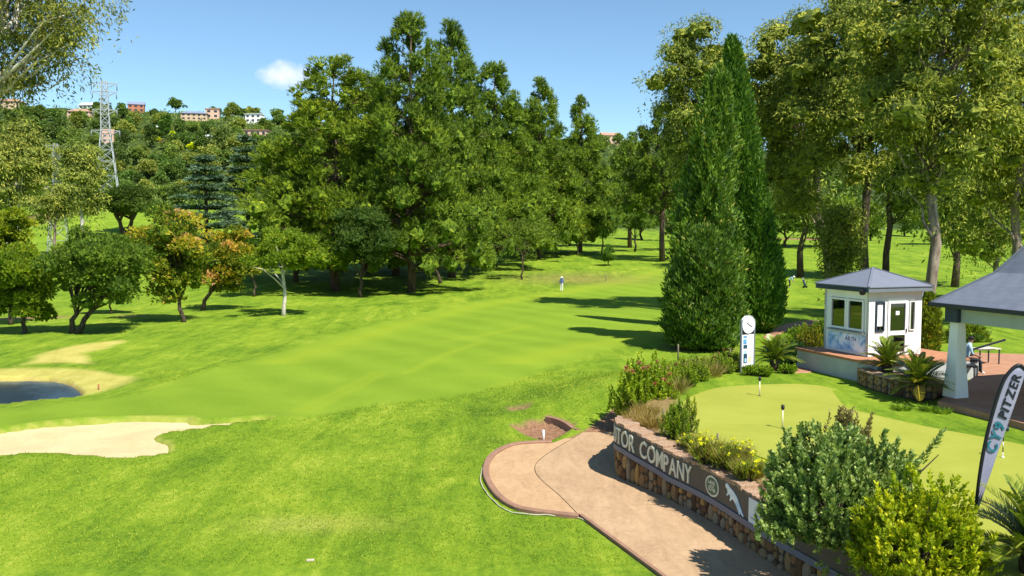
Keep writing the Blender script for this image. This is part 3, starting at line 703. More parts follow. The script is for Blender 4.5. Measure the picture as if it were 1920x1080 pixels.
def g_shoots(seed, R, H, n=260, leaves=26, ls=.5, L=.10, Wd=.035, up=.6, rx=None, z0=.1, flower=0.0, stem_r=.006, spread=.55, hol=.55, lobe=.2):
    """a shrub of leafy upright shoots"""
    g = np.random.default_rng(seed); lv = Leaves(); tr = MB(); rx = rx or R
    U = rdir(g, n); U[:, 2] = np.abs(U[:, 2]) ** .8 * np.where(g.uniform(size=n) < .85, 1, -.25)
    a = np.arctan2(U[:, 1], U[:, 0]); lb = 1 + lobe * np.sin(a * 4 + seed) * np.sin(U[:, 2] * 5 + seed * 2)
    tip = U * (g.uniform(hol, 1, (n, 1)) ** .6) * lb[:, None] * np.array([rx, R, H - z0 - .3 * ls]) + np.array([0, 0, z0 + .3 * ls])
    tip[:, 2] = np.maximum(tip[:, 2], .12 + .1 * g.uniform(size=n))
    sd_ = unit(U * np.array([1, 1, .6]) * spread + np.array([0, 0, up]) + g.normal(size=(n, 3)) * .18)
    ln = ls * g.uniform(.6, 1.25, n); N = n * leaves; idx = np.repeat(np.arange(n), leaves); s = np.tile(np.linspace(0, 1, leaves), n)
    P = tip[idx] - sd_[idx] * ((1 - s) * ln[idx])[:, None]
    rd = rdir(g, N); rd = unit(rd - (rd * sd_[idx]).sum(1, keepdims=True) * sd_[idx])
    D = unit(rd * .75 + sd_[idx] * (.55 + .5 * s)[:, None])
    T = .36 + .25 * s + g.normal(size=N) * .13 + (g.normal(size=n) * .12)[idx]
    V, Q = cards(g, P, D, L * g.uniform(.75, 1.2, N) * (1.05 - .35 * s), Wd * g.uniform(.8, 1.25, N)); lv.add(V, Q, T)
    if flower:
        f = np.nonzero((g.uniform(size=n) < flower) & (U[:, 2] > .15))[0]; k = 14; i2 = np.repeat(f, k)
        D = unit(sd_[i2] + g.normal(size=(len(i2), 3)) * .55); V, Q = cards(g, tip[i2], D, L * 1.2, Wd * 1.6); lv.add(V, Q, g.uniform(0, 1, len(i2)), 1)
    for i in g.permutation(n)[:min(n, 90)]:
        b = tip[i] - sd_[i] * ln[i] * .9; tr.tube([(g.normal() * .05, g.normal() * .05, -.05), b * np.array([.6, .6, .55]), b, tip[i]], [stem_r * 2.6, stem_r * 1.8, stem_r * 1.2, stem_r * .6], 4, cap=False)
    return lv, tr

def g_tuft(seed, R, H, n=400, Wd=.02, lean=.5, flower=0.0):
    """a clump of blades or thin stems"""
    g = np.random.default_rng(seed); lv = Leaves()
    a = g.uniform(0, 6.28, n); r = R * g.uniform(0, 1, n) ** .6; P = np.stack([np.cos(a) * r * .75, np.sin(a) * r * .75, np.full(n, -.03)], 1)
    D = unit(np.stack([np.cos(a) * lean, np.sin(a) * lean, np.ones(n)], 1) + g.normal(size=(n, 3)) * .22); Ln = H * g.uniform(.5, 1.05, n)
    V, Q = cards(g, P, D, Ln, Wd, .08); lv.add(V, Q, .5 + g.normal(size=n) * .22)
    if flower:
        f = np.nonzero(g.uniform(size=n) < flower)[0]; tips = P[f] + D[f] * Ln[f][:, None] * .96; k = 5; i2 = np.repeat(np.arange(len(f)), k)
        D2 = unit(rdir(g, len(i2)) * np.array([1, 1, .5]) + np.array([0, 0, .15])); V, Q = cards(g, tips[i2], D2, .075, .06); lv.add(V, Q, g.uniform(0, 1, len(i2)), 1)
    return lv

def plant(name, label, cat, loc, lv, tr, mats, bark, color=(1, 1, 1), group=None, rz=0.0, crown='crown', trunk='trunk'):
    e = thing(name, label, cat, [float(q) for q in loc], rz, group)
    if tr is not None: tr.build(trunk, bark, e)
    c = link(crown, lv.mesh(crown, mats), e); c.color = (*color, 1)
    return e
def dims(base, top_py, hw_px, d=None):
    d = base[1]; H = PD(960, top_py, d)[2] - base[2]; return H, hw_px * d / F_PX

# ---- pines of the grove (base pixel, top pixel y, half width px)
pines = [
    ('tall round-topped pine nearest the pale-trunked tree, leftmost of the grove', 628, 545, 106, 128, .55, (1.15, 1.12, .9), .30),
    ('tallest pine, its pointed top the highest in the grove', 772, 548, 26, 118, .72, (.95, 1, 1), .26),
    ('second tallest pine, just beside the highest pointed top', 848, 520, 42, 100, .75, (.92, .98, 1), .25),
    ('pine between the round-topped pine and the tallest one', 690, 512, 138, 105, .7, (.85, .92, .9), .25),
    ('pine with a ragged top behind the standing golfer’s side of the grove', 926, 501, 118, 95, .8, (1.0, 1.05, 1), .24),
    ('pine lower than its neighbours, sixth from the pale-trunked tree', 1012, 484, 148, 78, .8, (1.05, 1.08, 1), .2),
    ('slender dark-topped pine at the end of the grove facing the cypresses', 1088, 474, 182, 62, .85, (1.0, 1.05, 1), .15),
    ('low dense pine at the foot of the round-topped pine, beside the cedars', 555, 528, 285, 68, .6, (1.05, 1.08, .95), .1),
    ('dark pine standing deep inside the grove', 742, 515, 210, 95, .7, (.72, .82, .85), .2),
    ('pine on the far side of the grove under the open sky gap', 985, 476, 205, 90, .75, (.95, 1.05, .95), .15),
]
PPINE = []
for i, (prof, cbf) in enumerate([(.5, .12), (.74, .11), (.8, .1), (.64, .12)]):
    lv, tr = g_pine(20 + i, 27, 7, 27 * cbf, 1.0, .34, prof); PPINE.append((lv.mesh('crown', M['pine']), tr.mesh('trunk', M['bark_pine'])))
for i, (lab, px, py, top, hw, prof, colr, cbf) in enumerate(pines):
    b = G(px, py); H, Rr = dims(b, top, hw * 1.22)
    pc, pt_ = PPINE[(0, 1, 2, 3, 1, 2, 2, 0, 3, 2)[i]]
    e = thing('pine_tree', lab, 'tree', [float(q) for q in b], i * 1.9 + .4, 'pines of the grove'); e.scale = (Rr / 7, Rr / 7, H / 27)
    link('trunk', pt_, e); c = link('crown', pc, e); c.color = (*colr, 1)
b = G(1242, 490); H, Rr = dims(b, 196, 76)
lv, tr = g_pine(41, H, Rr, H * .33, .75, .42, .55, bare=1.0)
plant('pine_tree', 'open pine with a bare reddish trunk beside the cypresses', 'tree', b, lv, tr, M['pine'], M['bark_pine'], (.85, .9, .9), 'pines by the cypresses')
b = GD(1180, 175); H, Rr = dims(b, 250, 60)
lv, tr = g_pine(42, H, Rr, H * .3, .6, .4, .6)
plant('pine_tree', 'smaller pine behind the bare-trunked pine', 'tree', b, lv, tr, M['pine'], M['bark_pine'], (.9, .98, .95), 'pines by the cypresses')

# ---- dark and small broad trees under and around the grove
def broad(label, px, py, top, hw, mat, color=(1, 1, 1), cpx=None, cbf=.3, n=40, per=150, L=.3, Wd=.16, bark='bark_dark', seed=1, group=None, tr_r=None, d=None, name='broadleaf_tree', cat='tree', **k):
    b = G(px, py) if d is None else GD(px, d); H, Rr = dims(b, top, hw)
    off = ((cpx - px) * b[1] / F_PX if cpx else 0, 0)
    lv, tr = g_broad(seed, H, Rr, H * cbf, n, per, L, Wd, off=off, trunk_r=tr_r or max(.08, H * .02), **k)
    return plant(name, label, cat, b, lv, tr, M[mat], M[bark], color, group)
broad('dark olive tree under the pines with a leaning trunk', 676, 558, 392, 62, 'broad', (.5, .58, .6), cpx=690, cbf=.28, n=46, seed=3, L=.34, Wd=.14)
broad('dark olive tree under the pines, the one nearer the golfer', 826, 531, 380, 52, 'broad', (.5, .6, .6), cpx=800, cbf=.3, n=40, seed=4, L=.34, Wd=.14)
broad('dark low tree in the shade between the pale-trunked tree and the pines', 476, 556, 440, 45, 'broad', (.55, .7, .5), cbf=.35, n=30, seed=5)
broad('spindly young tree with thin grey-green foliage below the pines', 979, 524, 402, 40, 'broad', (1.0, .95, .9), cbf=.25, n=24, per=80, seed=6, tr_r=.12)
broad('bright green round tree under the pine with the ragged top', 905, 497, 372, 45, 'lime', (.8, .95, .9), cbf=.3, n=30, seed=7)
broad('yellow-green small tree behind the spindly young tree', 1082, 478, 405, 32, 'yellowgreen', (.75, .8, .8), cbf=.3, n=26, per=110, seed=8)
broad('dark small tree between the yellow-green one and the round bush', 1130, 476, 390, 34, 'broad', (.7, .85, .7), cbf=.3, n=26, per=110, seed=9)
broad('small round clipped bush alone on the lawn beyond the golfer', 1141, 498, 457, 17, 'broad', (.6, .8, .5), cbf=.06, n=24, per=130, seed=10, name='round_bush', cat='bush', L=.2, Wd=.1)
broad('grey-green tree with a dark bare trunk left of the bare-trunked pine', 1190, 472, 380, 36, 'broad', (1.0, 1.05, 1.0), cbf=.42, n=28, per=110, seed=11)
broad('tree with pale green crown behind the bare-trunked pine', 1262, 470, 370, 45, 'broad', (.8, .95, .8), cbf=.35, n=30, per=110, seed=12)

# ---- specimen trees on the left lawn
broad('round glossy-leaved tree with twin dark trunks near the pond', 138, 625, 420, 88, 'broad', (1.2, 1.18, .95), cpx=190, cbf=.18, n=60, per=260, L=.28, Wd=.15, seed=13, fork=1, tr_r=.2, cr=.3)
broad('tree with yellow, green and rust leaves and a curved dark trunk', 345, 604, 388, 74, 'autumn', (1, 1, 1), cpx=325, cbf=.17, n=52, per=190, L=.32, Wd=.17, seed=14, tr_r=.17, tm=.42, tc=.24)
broad('smaller tree turning rust and yellow with a straight brown trunk', 379, 582, 428, 54, 'autumn', (1.05, .95, .9), cpx=420, cbf=.2, n=40, per=170, L=.32, Wd=.17, seed=15, tr_r=.2, bark='bark_pine', tm=.46, tc=.24)
broad('umbrella-shaped lime green tree with a pale forked trunk', 532, 592, 432, 73, 'lime', (1.05, 1.0, .95), cbf=.48, n=42, per=150, L=.3, Wd=.16, seed=16, bark='bark_pale', tr_r=.17, cpx=536, hollow=.65)
broad('dark round-headed tree alone on the far slope below the pylon', 236, 440, 346, 72, 'broad', (.5, .52, .42), cbf=.3, n=60, per=130, L=.55, Wd=.3, seed=17, tr_r=.5, fork=1, flat=.9)
b = GD(18, 66); H, Rr = dims(b, 362, 52)
lv, tr = g_broad(18, H, Rr, H * .12, 60, 200, .3, .17, cr=.32)
plant('broadleaf_tree', 'tall yellow-green tree cut off by the picture edge near the pond', 'tree', b, lv, tr, M['lime'], M['bark_dark'], (1.25, 1.05, .8))
b = GD(42, 60); H, Rr = dims(b, 452, 62)
lv, tr = g_broad(19, H, Rr, H * .14, 50, 200, .32, .17, cr=.34)
plant('broadleaf_tree', 'low spreading bright green tree beside the twin-trunked one', 'tree', b, lv, tr, M['lime'], M['bark_dark'], (1.05, 1.0, .8))
broad('small dark tree behind the twin-trunked tree', 208, 588, 500, 45, 'broad', (.6, .75, .55), cbf=.25, n=30, seed=21, bark='bark_pine')

# ---- blue cedars
for i, (lab, px, d, top, hw, base_top) in enumerate([('blue-green layered cedar beside the autumn trees', 390, 112, 300, 78, 0), ('taller blue-green cedar against the round-topped pine', 468, 122, 262, 62, 0)]):
    b = GD(px, d); H, Rr = dims(b, top, hw); lv, tr = g_cedar(50 + i, H, Rr, H * .18, 11)
    plant('cedar_tree', lab, 'tree', b, lv, tr, M['cedar'], M['bark_dark'], (1, 1, 1), 'blue cedars')

# ---- cypresses
b = G(1318, 654); s_ = b[1] / F_PX
H = dims(b, 418, 1)[0]
lv, tr = g_cypress(60, H, [(0, .5), (.05, 58 * s_), (.25, 70 * s_), (.55, 62 * s_), (.82, 42 * s_), (.95, 20 * s_), (1, .1)], 18000, .36, .12, .10)
plant('cypress_tree', 'squat bushy cypress in front of the two tall ones', 'tree', b, lv, tr, M['cypress'], M['bark_dark'], (1.0, .95, .95))
b = GD(1316, b[1] + 3.6); s_ = b[1] / F_PX; H = dims(b, 118, 1)[0]
lv, tr = g_cypress(61, H, [(0, .6), (.06, 56 * s_), (.3, 57 * s_), (.6, 41 * s_), (.82, 30 * s_), (.94, 20 * s_), (1, .05)], 24000, .4, .13, .22, .02, off=[(0, 0), (.5, 8 * s_), (1, 28 * s_)])
plant('cypress_tree', 'tall olive-green cypress standing left of the vivid green one', 'tree', b, lv, tr, M['cypress'], M['bark_dark'], (1.2, 1.12, 1.0))
b = G(1424, 622); s_ = b[1] / F_PX; H = dims(b, 64, 1)[0]
lv, tr = g_cypress(62, H, [(0, .5), (.04, 40 * s_), (.12, 44 * s_), (.22, 42 * s_), (.57, 27 * s_), (.85, 20 * s_), (.96, 12 * s_), (1, .1)], 25000, .4, .13, .07, .004, off=[(0, 0), (.2, -4 * s_), (.57, -30 * s_), (.85, -51 * s_), (1, -62 * s_)])
plant('cypress_tree', 'tallest cypress, smooth vivid green, next to the clock sign', 'tree', b, lv, tr, M['cypress'], M['bark_dark'], (.95, 1.05, .95))

# ---- gum trees
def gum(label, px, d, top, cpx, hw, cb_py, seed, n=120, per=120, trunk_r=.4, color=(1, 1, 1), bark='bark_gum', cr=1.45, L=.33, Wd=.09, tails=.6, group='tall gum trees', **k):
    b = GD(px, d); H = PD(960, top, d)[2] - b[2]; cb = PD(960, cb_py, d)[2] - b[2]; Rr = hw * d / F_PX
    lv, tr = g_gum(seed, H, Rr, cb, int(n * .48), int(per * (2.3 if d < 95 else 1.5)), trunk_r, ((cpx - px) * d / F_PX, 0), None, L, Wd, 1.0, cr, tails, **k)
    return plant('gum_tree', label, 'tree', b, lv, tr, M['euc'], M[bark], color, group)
gum('gum tree with a rounded crown rising behind the olive cypress', 1320, 76, 16, 1300, 98, 350, 70, 120, 130)
gum('gum tree just right of the cypresses, its foliage hanging to the lawn', 1570, 78, -25, 1475, 92, 470, 71, 170, 130, .4)
gum('gum tree with the dark straight trunk rising behind the kiosk roof', 1627, 70, -120, 1590, 118, 400, 72, 190, 130, .36, bark='bark_dark')
gum('gum tree with thick pale-patched trunk between kiosk and pavilion', 1742, 56, -210, 1750, 170, 395, 73, 250, 140, .36, (1.05, 1.05, .95), cr=1.3)
gum('yellowish gum tree at the picture edge above the pavilion roof', 1900, 64, -60, 1895, 115, 470, 74, 170, 130, .36, (1.2, 1.12, .75))
gum('low gum foliage with a pale trunk behind the pavilion', 1872, 88, 290, 1850, 95, 500, 75, 100, 120, .3, (1.0, 1.05, .9))
gum('drooping low gum beside the kiosk, brushing the lawn', 1565, 66, 350, 1568, 44, 535, 76, 46, 150, .25, (.85, .85, .75), cr=1.0)
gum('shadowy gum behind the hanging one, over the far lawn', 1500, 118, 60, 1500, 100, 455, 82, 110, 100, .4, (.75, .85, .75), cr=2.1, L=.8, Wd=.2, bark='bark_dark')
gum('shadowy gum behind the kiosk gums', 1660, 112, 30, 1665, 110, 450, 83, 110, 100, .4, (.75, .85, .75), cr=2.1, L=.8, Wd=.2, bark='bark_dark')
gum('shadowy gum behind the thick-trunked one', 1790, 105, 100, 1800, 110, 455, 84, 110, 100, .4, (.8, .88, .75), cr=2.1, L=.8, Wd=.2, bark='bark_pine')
gum('white-limbed gum tree leaning in over the picture corner', -105, 30, -150, 30, 200, 190, 77, 260, 120, .26, (1.0, .95, 1.15), bark='bark_pale', cr=.6, L=.19, Wd=.05, core=False)
gum('drooping olive gum tree in front of the hidden pylon', 40, 135, 222, 38, 62, 415, 78, 110, 120, .4, (.95, .92, 1.1), cr=1.8, L=.7, Wd=.18, bark='bark_pale')
gum('drooping olive gum tree beside the tall pylon', 158, 150, 240, 160, 38, 430, 79, 80, 120, .35, (.95, .95, 1.1), cr=1.7, L=.7, Wd=.18, bark='bark_pale')
gum('gum tree behind the yellow-green edge tree, on the far slope', 20, 160, 262, 5, 70, 420, 80, 80, 110, .35, (.8, .85, .85), cr=2.0, L=.8, Wd=.2, bark='bark_pale')
gum('small drooping gum over the bare red bank', 105, 118, 335, 108, 48, 425, 81, 44, 120, .22, (.85, .85, .95), cr=1.3, L=.5, Wd=.14)

# ---- far trees: shared crowns, one object each
def far_proto(seed, H, R, cb, n, per, L, Wd, **k):
    lv, tr = g_broad(seed, H, R, cb, n, per, L, Wd, trunk_r=.3, **k); return lv.mesh('crown', M['hilltree']), tr.mesh('trunk', M['bark_dark'])
PROTO = [far_proto(90, 10, 5, 2.0, 34, 80, .95, .6), far_proto(91, 9, 6, 2.0, 38, 80, .95, .6, flat=.8), far_proto(92, 13, 4.2, 2.0, 34, 80, .9, .55), far_proto(93, 8, 4.4, 1.2, 30, 80, .9, .55), far_proto(94, 15, 3.2, 1.5, 34, 80, .9, .5)]
def far_tree(k, loc, s, rz, color, label, group, name='hillside_tree'):
    e = thing(name, label, 'tree', [float(q) for q in loc], rz, group); e.scale = (s, s, s)
    link('trunk', PROTO[k][1], e); c = link('crown', PROTO[k][0], e); c.color = (*color, 1)
    return e
ORD = 'first second third fourth fifth sixth seventh eighth ninth tenth eleventh twelfth thirteenth fourteenth fifteenth sixteenth seventeenth eighteenth nineteenth twentieth'.split()
rg = random.Random(11)
for i in range(20):     # belt of trees closing the view beyond the lawns
    px = 860 + i * 56 + rg.uniform(-18, 18); d = rg.uniform(175, 250)
    far_tree(rg.choice([0, 1, 2]), GD(px, d) - np.array([0, 0, .3]), rg.uniform(.85, 1.25), rg.uniform(0, 6), rg.choice([(.9, 1.05, .8), (.75, .9, .7), (1.1, 1.15, .8)]),
             'leafy tree in the belt closing the view beyond the lawns, %s from the left' % ORD[i], 'belt of trees beyond the lawns', 'belt_tree')
HOUSE_PX = [(366, 226, 58), (399, 222, 24), (478, 230, 30), (482, 257, 42), (256, 210, 28), (170, 202, 34), (291, 249, 16), (385, 266, 34), (20, 205, 46), (152, 222, 40), (203, 268, 20), (208, 300, 24)]
hues = [((.62, .78, .62), 'dark green rounded tree on the far hillside'), ((.95, 1.02, .8), 'mid green rounded tree on the far hillside'), ((1.25, 1.12, .9), 'olive green tree on the far hillside'), ((.5, .6, .55), 'very dark evergreen tree on the far hillside')]
HT = []
for row, py in enumerate([222, 236, 250, 264, 279, 294, 309, 324, 340, 356, 372, 386]):
    for k in range(16):
        px = -20 + k * 38 + (row % 2) * 19 + rg.uniform(-14, 14)
        if py > 392: continue
        if py < 232 and px > 330 and rg.random() < .5: continue
        if any(abs(px - hx) < hw_ / 2 + 9 and hy - 4 < py < hy + 13 for hx, hy, hw_ in HOUSE_PX): continue
        b = G(px, py + rg.uniform(-5, 5))
        if b[1] < 235 or b[1] > 690: continue
        colr, lab = hues[rg.choices([0, 1, 2, 3], [4, 4, 3, 2])[0]]; j = rg.uniform(.85, 1.15)
        s_ = rg.uniform(.7, 1.15) * (1 if b[1] > 380 else .8)
        HT.append((far_tree(rg.choice([0, 0, 1, 2, 3, 3, 4]), b - np.array([0, 0, .4]), s_, rg.uniform(0, 6), tuple(q * j for q in colr), lab, lab.replace(' tree on the far hillside', ' hillside trees')), px, py, lab.replace(' on the far hillside', '')))
MARKS = [(366, 215, 'the tan skyline house'), (478, 222, 'the white skyline house'), (256, 200, 'the brick skyline house'), (291, 243, 'the small white house'), (385, 260, 'the pale-blue-roofed house'), (207, 200, 'the tall pylon'), (366, 280, 'the yellow blossoming tree'), (482, 250, 'the salmon house'), (116, 300, 'the hidden pylon'), (390, 310, 'the blue cedars'), (236, 350, 'the dark round-headed tree'), (30, 200, 'the edge skyline house')]
BUCKET = {}
for e, px, py, lab in HT:
    mk = min(MARKS, key=lambda q: math.hypot(q[0] - px, (q[1] - py) * 1.3)); dx, dy = px - mk[0], py - mk[1]
    w_ = ('right of' if dx > 0 else 'left of') if abs(dx) > abs(dy) else ('below' if dy > 0 else 'above')
    BUCKET.setdefault((lab, w_, mk[2]), []).append((math.hypot(dx, dy), e))
for (lab, w_, mk), L_ in BUCKET.items():
    for i, (_, e) in enumerate(sorted(L_, key=lambda q: q[0])):
        e['label'] = '%s on the hill %s %s%s' % (lab, w_, mk, '' if len(L_) == 1 else ', nearest to it' if i == 0 else ', %s nearest' % ORD[i])
for k in range(7):
    px = 1105 + k * 14; b = G(px, 262 + (k % 3) * 12); far_tree(k % 4, b, .8, k, (.9, 1, .8), 'small tree in the hill gap between pines and cypresses, %s from the left' % ORD[k], 'trees in the hill gap')
for (px, py, s_, k, colr, lab) in [(330, 212, 1.15, 1, (.6, .75, .65), 'dark domed tree on the skyline left of the tan house'), (405, 205, 1.0, 1, (.55, .7, .7), 'dark flat-topped tree rising behind the tan house'), (438, 215, 1.2, 0, (.95, .95, .5), 'broad yellowish tree on the skyline between the tan and white houses'),
        (455, 216, 1.1, 1, (.7, .8, .7), 'dark tree on the skyline beside the white house'), (312, 262, 1.1, 4, (.55, .8, .5), 'narrow pointed green tree below the skyline'), (366, 286, .8, 3, (3.6, 3.0, .25), 'bright yellow blossoming tree in the middle of the hillside'),
        (324, 272, .6, 4, (3.4, 2.8, .25), 'narrow bright yellow tree beside the purple one'), (294, 266, .45, 3, (3.2, 2.6, .3), 'small yellow tree on the hillside, nearest the pylon'), (308, 280, .6, 3, (1.4, .45, .8), 'dark purple tree on the hillside'),
        (200, 226, .6, 3, (3.4, 2.8, .25), 'yellow tree seen through the top of the pylon'), (420, 300, 1.3, 2, (.9, .9, .95), 'tall grey-green gum on the hillside below the tan house'), (446, 318, 1.2, 2, (1.1, 1.0, .7), 'olive brown gum on the hillside behind the cedars'),
        (448, 246, .8, 3, (.32, .45, .5), 'very dark rounded tree under the white house')]:
    far_tree(k, G(px, py), s_, px, colr, lab, None)
# palm on the skyline
b = G(192, 212); e = thing('palm_tree', 'slim palm standing on the skyline next to the pylon', 'tree', b)
mb = MB(); mb.tube([(0, 0, -.3), (.1, 0, 5), (0, 0, 10)], [.3, .22, .2], 8); mb.build('trunk', M['bark_dark'], e)
g = np.random.default_rng(3); lv = Leaves()
for k in range(26):
    a = k * 2.4; el = g.uniform(-.3, 1.2); n = 30; s_ = np.linspace(0, 1, n); o = np.array([math.cos(a), math.sin(a), 0])
    P = np.array([0, 0, 10]) + o * (s_ * 2.4 * math.cos(el))[:, None] + np.array([0, 0, 1]) * (s_ * 2.2 * math.sin(el) - s_ ** 2 * 1.2)[:, None]
    V, Q = cards(g, P, unit(g.normal(size=(n, 3)) + o), .7, .16); lv.add(V, Q, .4 + g.normal(size=n) * .1)
link('crown', lv.mesh('crown', M['hilltree']), e).color = (.7, .8, .6, 1)
# undergrowth that fills the hillside between the trees
g = np.random.default_rng(8); n = 11000
d_ = g.uniform(285, 660, n); x_ = g.uniform(-.72, .16, n) * d_; z_ = hz(x_, d_); k = 3; ii = np.repeat(np.arange(n), k)
P = np.stack([x_, d_, z_], 1)[ii] + g.normal(size=(n * k, 3)) * np.array([1.2, 1.2, .6]) + np.array([0, 0, .6])
lv = Leaves(); V, Q = cards(g, P, unit(g.normal(size=(n * k, 3)) + np.array([0, 0, .8])), g.uniform(.9, 1.8, n * k), g.uniform(.7, 1.3, n * k)); lv.add(V, Q, .42 + g.normal(size=n * k) * .2)
o = tag(link('hillside_undergrowth', lv.mesh('hillside_undergrowth', M['hilltree'])), 'dense scrub covering the far hillside between trees and houses', 'undergrowth', kind='stuff'); o.color = (.9, .95, .8, 1)

# ------------------------------------------------------------------ retaining wall with its sign
def proj(p):
    v = np.array(p, float) - np.array([0, 0, CZ]); c, s = math.cos(PITCH), math.sin(PITCH)
    f = v[1] * c - v[2] * s; u = v[1] * s + v[2] * c
    return 960 + v[0] / f * F_PX, 540 - u / f * F_PX
WL = smooth_poly(WALL_XY, 24, False); WS = np.concatenate([[0], np.cumsum(np.linalg.norm(np.diff(WL, axis=0), axis=1))])
WG = np.gradient(WL, axis=0); WT = WG / np.linalg.norm(WG, axis=1)[:, None]
def wall_at(s):
    p = np.array([np.interp(s, WS, WL[:, 0]), np.interp(s, WS, WL[:, 1])]); t = np.array([np.interp(s, WS, WT[:, 0]), np.interp(s, WS, WT[:, 1])]); t /= np.linalg.norm(t)
    return p, t, np.array([-t[1], t[0]])          # point, direction (far), outward normal (towards the path)
def wtop(y): return float(np.interp(y, [10, 19, 21.3, 23.2, 24.3, 26, 33.5], [-.02, -.06, -.04, .24, .16, -.2, -.3]))
def s_of_px(px, z=-.4):
    best = min((abs(proj((*wall_at(s)[0], z))[0] - px), s) for s in np.linspace(1, WS[-1] * .72, 600)); return best[1]
def stone_mat():
    t = NT('wall_stone'); oi = t.n('ShaderNodeObjectInfo')
    c = t.ramp(oi.outputs['Random'], [(0, (.10, .06, .035)), (.25, (.24, .14, .07)), (.5, (.36, .24, .12)), (.7, (.30, .26, .2)), (.85, (.45, .3, .1)), (1, (.17, .14, .11))])
    v = t.obj(); c = t.mix(.5, c, t.ramp(t.noise(14, 5, .7, v), [(.3, (.05, .035, .02)), (.7, (.5, .38, .24))]), 'OVERLAY')
    t.col(c); t.set(.85, .2); t.bump(t.noise(25, 5, .7, v), .6, .02); return t.m
M['stone'] = stone_mat(); M['mortar'] = plain('dark_mortar', (.07, .055, .042), .95, .2, 5, .4, 60)
M['coping'] = plain('sandy_coping', (.36, .235, .15), .9, .25, 4, .7, 18, fine=.5)
wall = thing('retaining_wall', 'curved stone retaining wall holding up the putting green beside the path', 'wall', (4.4, 20.5, PATH_Z))
wo = Vector((4.4, 20.5, PATH_Z))
def wloc(p): return (p[0] - wo.x, p[1] - wo.y, p[2] - wo.z)
mb = MB(); V = []; ss_ = np.linspace(0, WS[-1], 120)
for s in ss_:
    p, t_, n_ = wall_at(s); zt = wtop(p[1]) - .06
    for o, z in ((.0, -1.6), (.0, zt), (-.42, zt), (-.42, -.4)): V.append(wloc((*(p + n_ * o), z)))
mb.add(V, [(i * 4 + k, i * 4 + k + 1, i * 4 + k + 5, i * 4 + k + 4) for i in range(119) for k in range(3)]); mb.build('core', M['mortar'], wall)
rs = random.Random(4)
def stone_piece(name, parent, P, T, N, w, h, dep, mat, nv=7):
    """an irregular stone proud of the wall: P centre, T along, N outward"""
    mb = MB(); T = Vector((T[0], T[1], 0)); N = Vector((N[0], N[1], 0)); Z = Vector((0, 0, 1)); back = []; mid = []; front = []
    a0 = rs.uniform(0, .6)
    for k in range(nv):
        a = a0 + 2 * math.pi * k / nv + rs.uniform(-.2, .2); q = max(abs(math.cos(a)), abs(math.sin(a))) ** .75
        x, z = math.cos(a) / q * w * .5 * rs.uniform(.88, 1), math.sin(a) / q * h * .5 * rs.uniform(.88, 1)
        back.append(T * x + Z * z - N * .06); mid.append(T * x + Z * z + N * dep * .5); front.append((T * x + Z * z) * .74 + N * dep)
    n = nv; mb.add(back + mid + front, [(k, (k + 1) % n, n + (k + 1) % n, n + k) for k in range(n)] + [(n + k, n + (k + 1) % n, 2 * n + (k + 1) % n, 2 * n + k) for k in range(n)] + [tuple(range(2 * n, 3 * n))])
    return mb.build(name, mat, parent, P)
s_near, s_far = s_of_px(1640), s_of_px(1165) + 1.6
row_z = PATH_Z + .09
s = s_near
while s < s_far:
    k = rs.choice((1, 2, 2, 2, 3)); w = rs.uniform(.13, .26) if k < 3 else rs.uniform(.12, .18); p, t_, n_ = wall_at(s + w / 2)
    hmax = (wtop(p[1]) - .79) - (PATH_Z - .02); cuts = [0] + sorted(rs.uniform(.3, .7) if k == 2 else (q + 1) / k + rs.uniform(-.06, .06) for q in range(k - 1)) + [1]
    for a_, b_ in zip(cuts, cuts[1:]):
        stone_piece('stone', wall, wloc((*(p + t_ * rs.uniform(-.015, .015)), PATH_Z - .02 + hmax * (a_ + b_) / 2)), t_, n_, w * rs.uniform(.9, 1.1), hmax * (b_ - a_) * rs.uniform(.93, 1.04), rs.uniform(.02, .07), M['stone'], rs.choice((5, 6, 7)))
    s += w
s = s_near - .4
while s < s_far - .4:
    w = rs.uniform(.28, .5); p, t_, n_ = wall_at(s + w / 2); z = wtop(p[1]) - .06
    mb = MB(); pts = []
    for (a, o) in ((-.5, .05), (-.15, .07), (.2, .04), (.5, .06), (.5, -.42), (.1, -.5), (-.3, -.45), (-.5, -.44)):
        q = t_ * a * w * .97 + n_ * (o + rs.uniform(-.025, .025)); pts.append((q[0], q[1]))
    mb.prism(pts[::-1], -.03, rs.uniform(.015, .085)); mb.build('coping_stone', M['coping'], wall, wloc((*p, z)), bevel=.008); s += w

# sign band fixed to the wall
BAND_H = .74
sign = thing('wall_sign', 'long dark sign band with raised silver letters on the curved stone wall', 'sign', tuple(wo))
M['band'] = plain('charcoal_sign_board', (.085, .075, .068), .55, .12, 2, .1, 70, fine=.15); M['ledge'] = plain('slate_grey_ledge', (.13, .14, .19), .5, .1)
def band(name, o0, o1, zt, zb, mat, s0, s1, n=70):
    mb = MB(); V = []
    for s in np.linspace(s0, s1, n):
        p, t_, n_ = wall_at(s); z = wtop(p[1]) - .05
        for o, q in ((o0, zb), (o1, zb), (o1, zt), (o0, zt)): V.append(wloc((*(p + n_ * o), z + q)))
    mb.add(V, [(i * 4 + k, i * 4 + (k + 1) % 4, i * 4 + 4 + (k + 1) % 4, i * 4 + 4 + k) for i in range(n - 1) for k in range(4)] + [(0, 1, 2, 3), (n * 4 - 4, n * 4 - 3, n * 4 - 2, n * 4 - 1)])
    return mb.build(name, mat, sign)
sb0, sb1 = s_of_px(1640), s_of_px(1165) + 2.6
band('board', .012, .05, -.02, -.60, M['band'], sb0, sb1); band('ledge', .012, .085, -.603, -BAND_H, M['ledge'], sb0, sb1)
M['letter'] = plain('silver_letter', (.62, .60, .5), .4, .06, spec=.5)

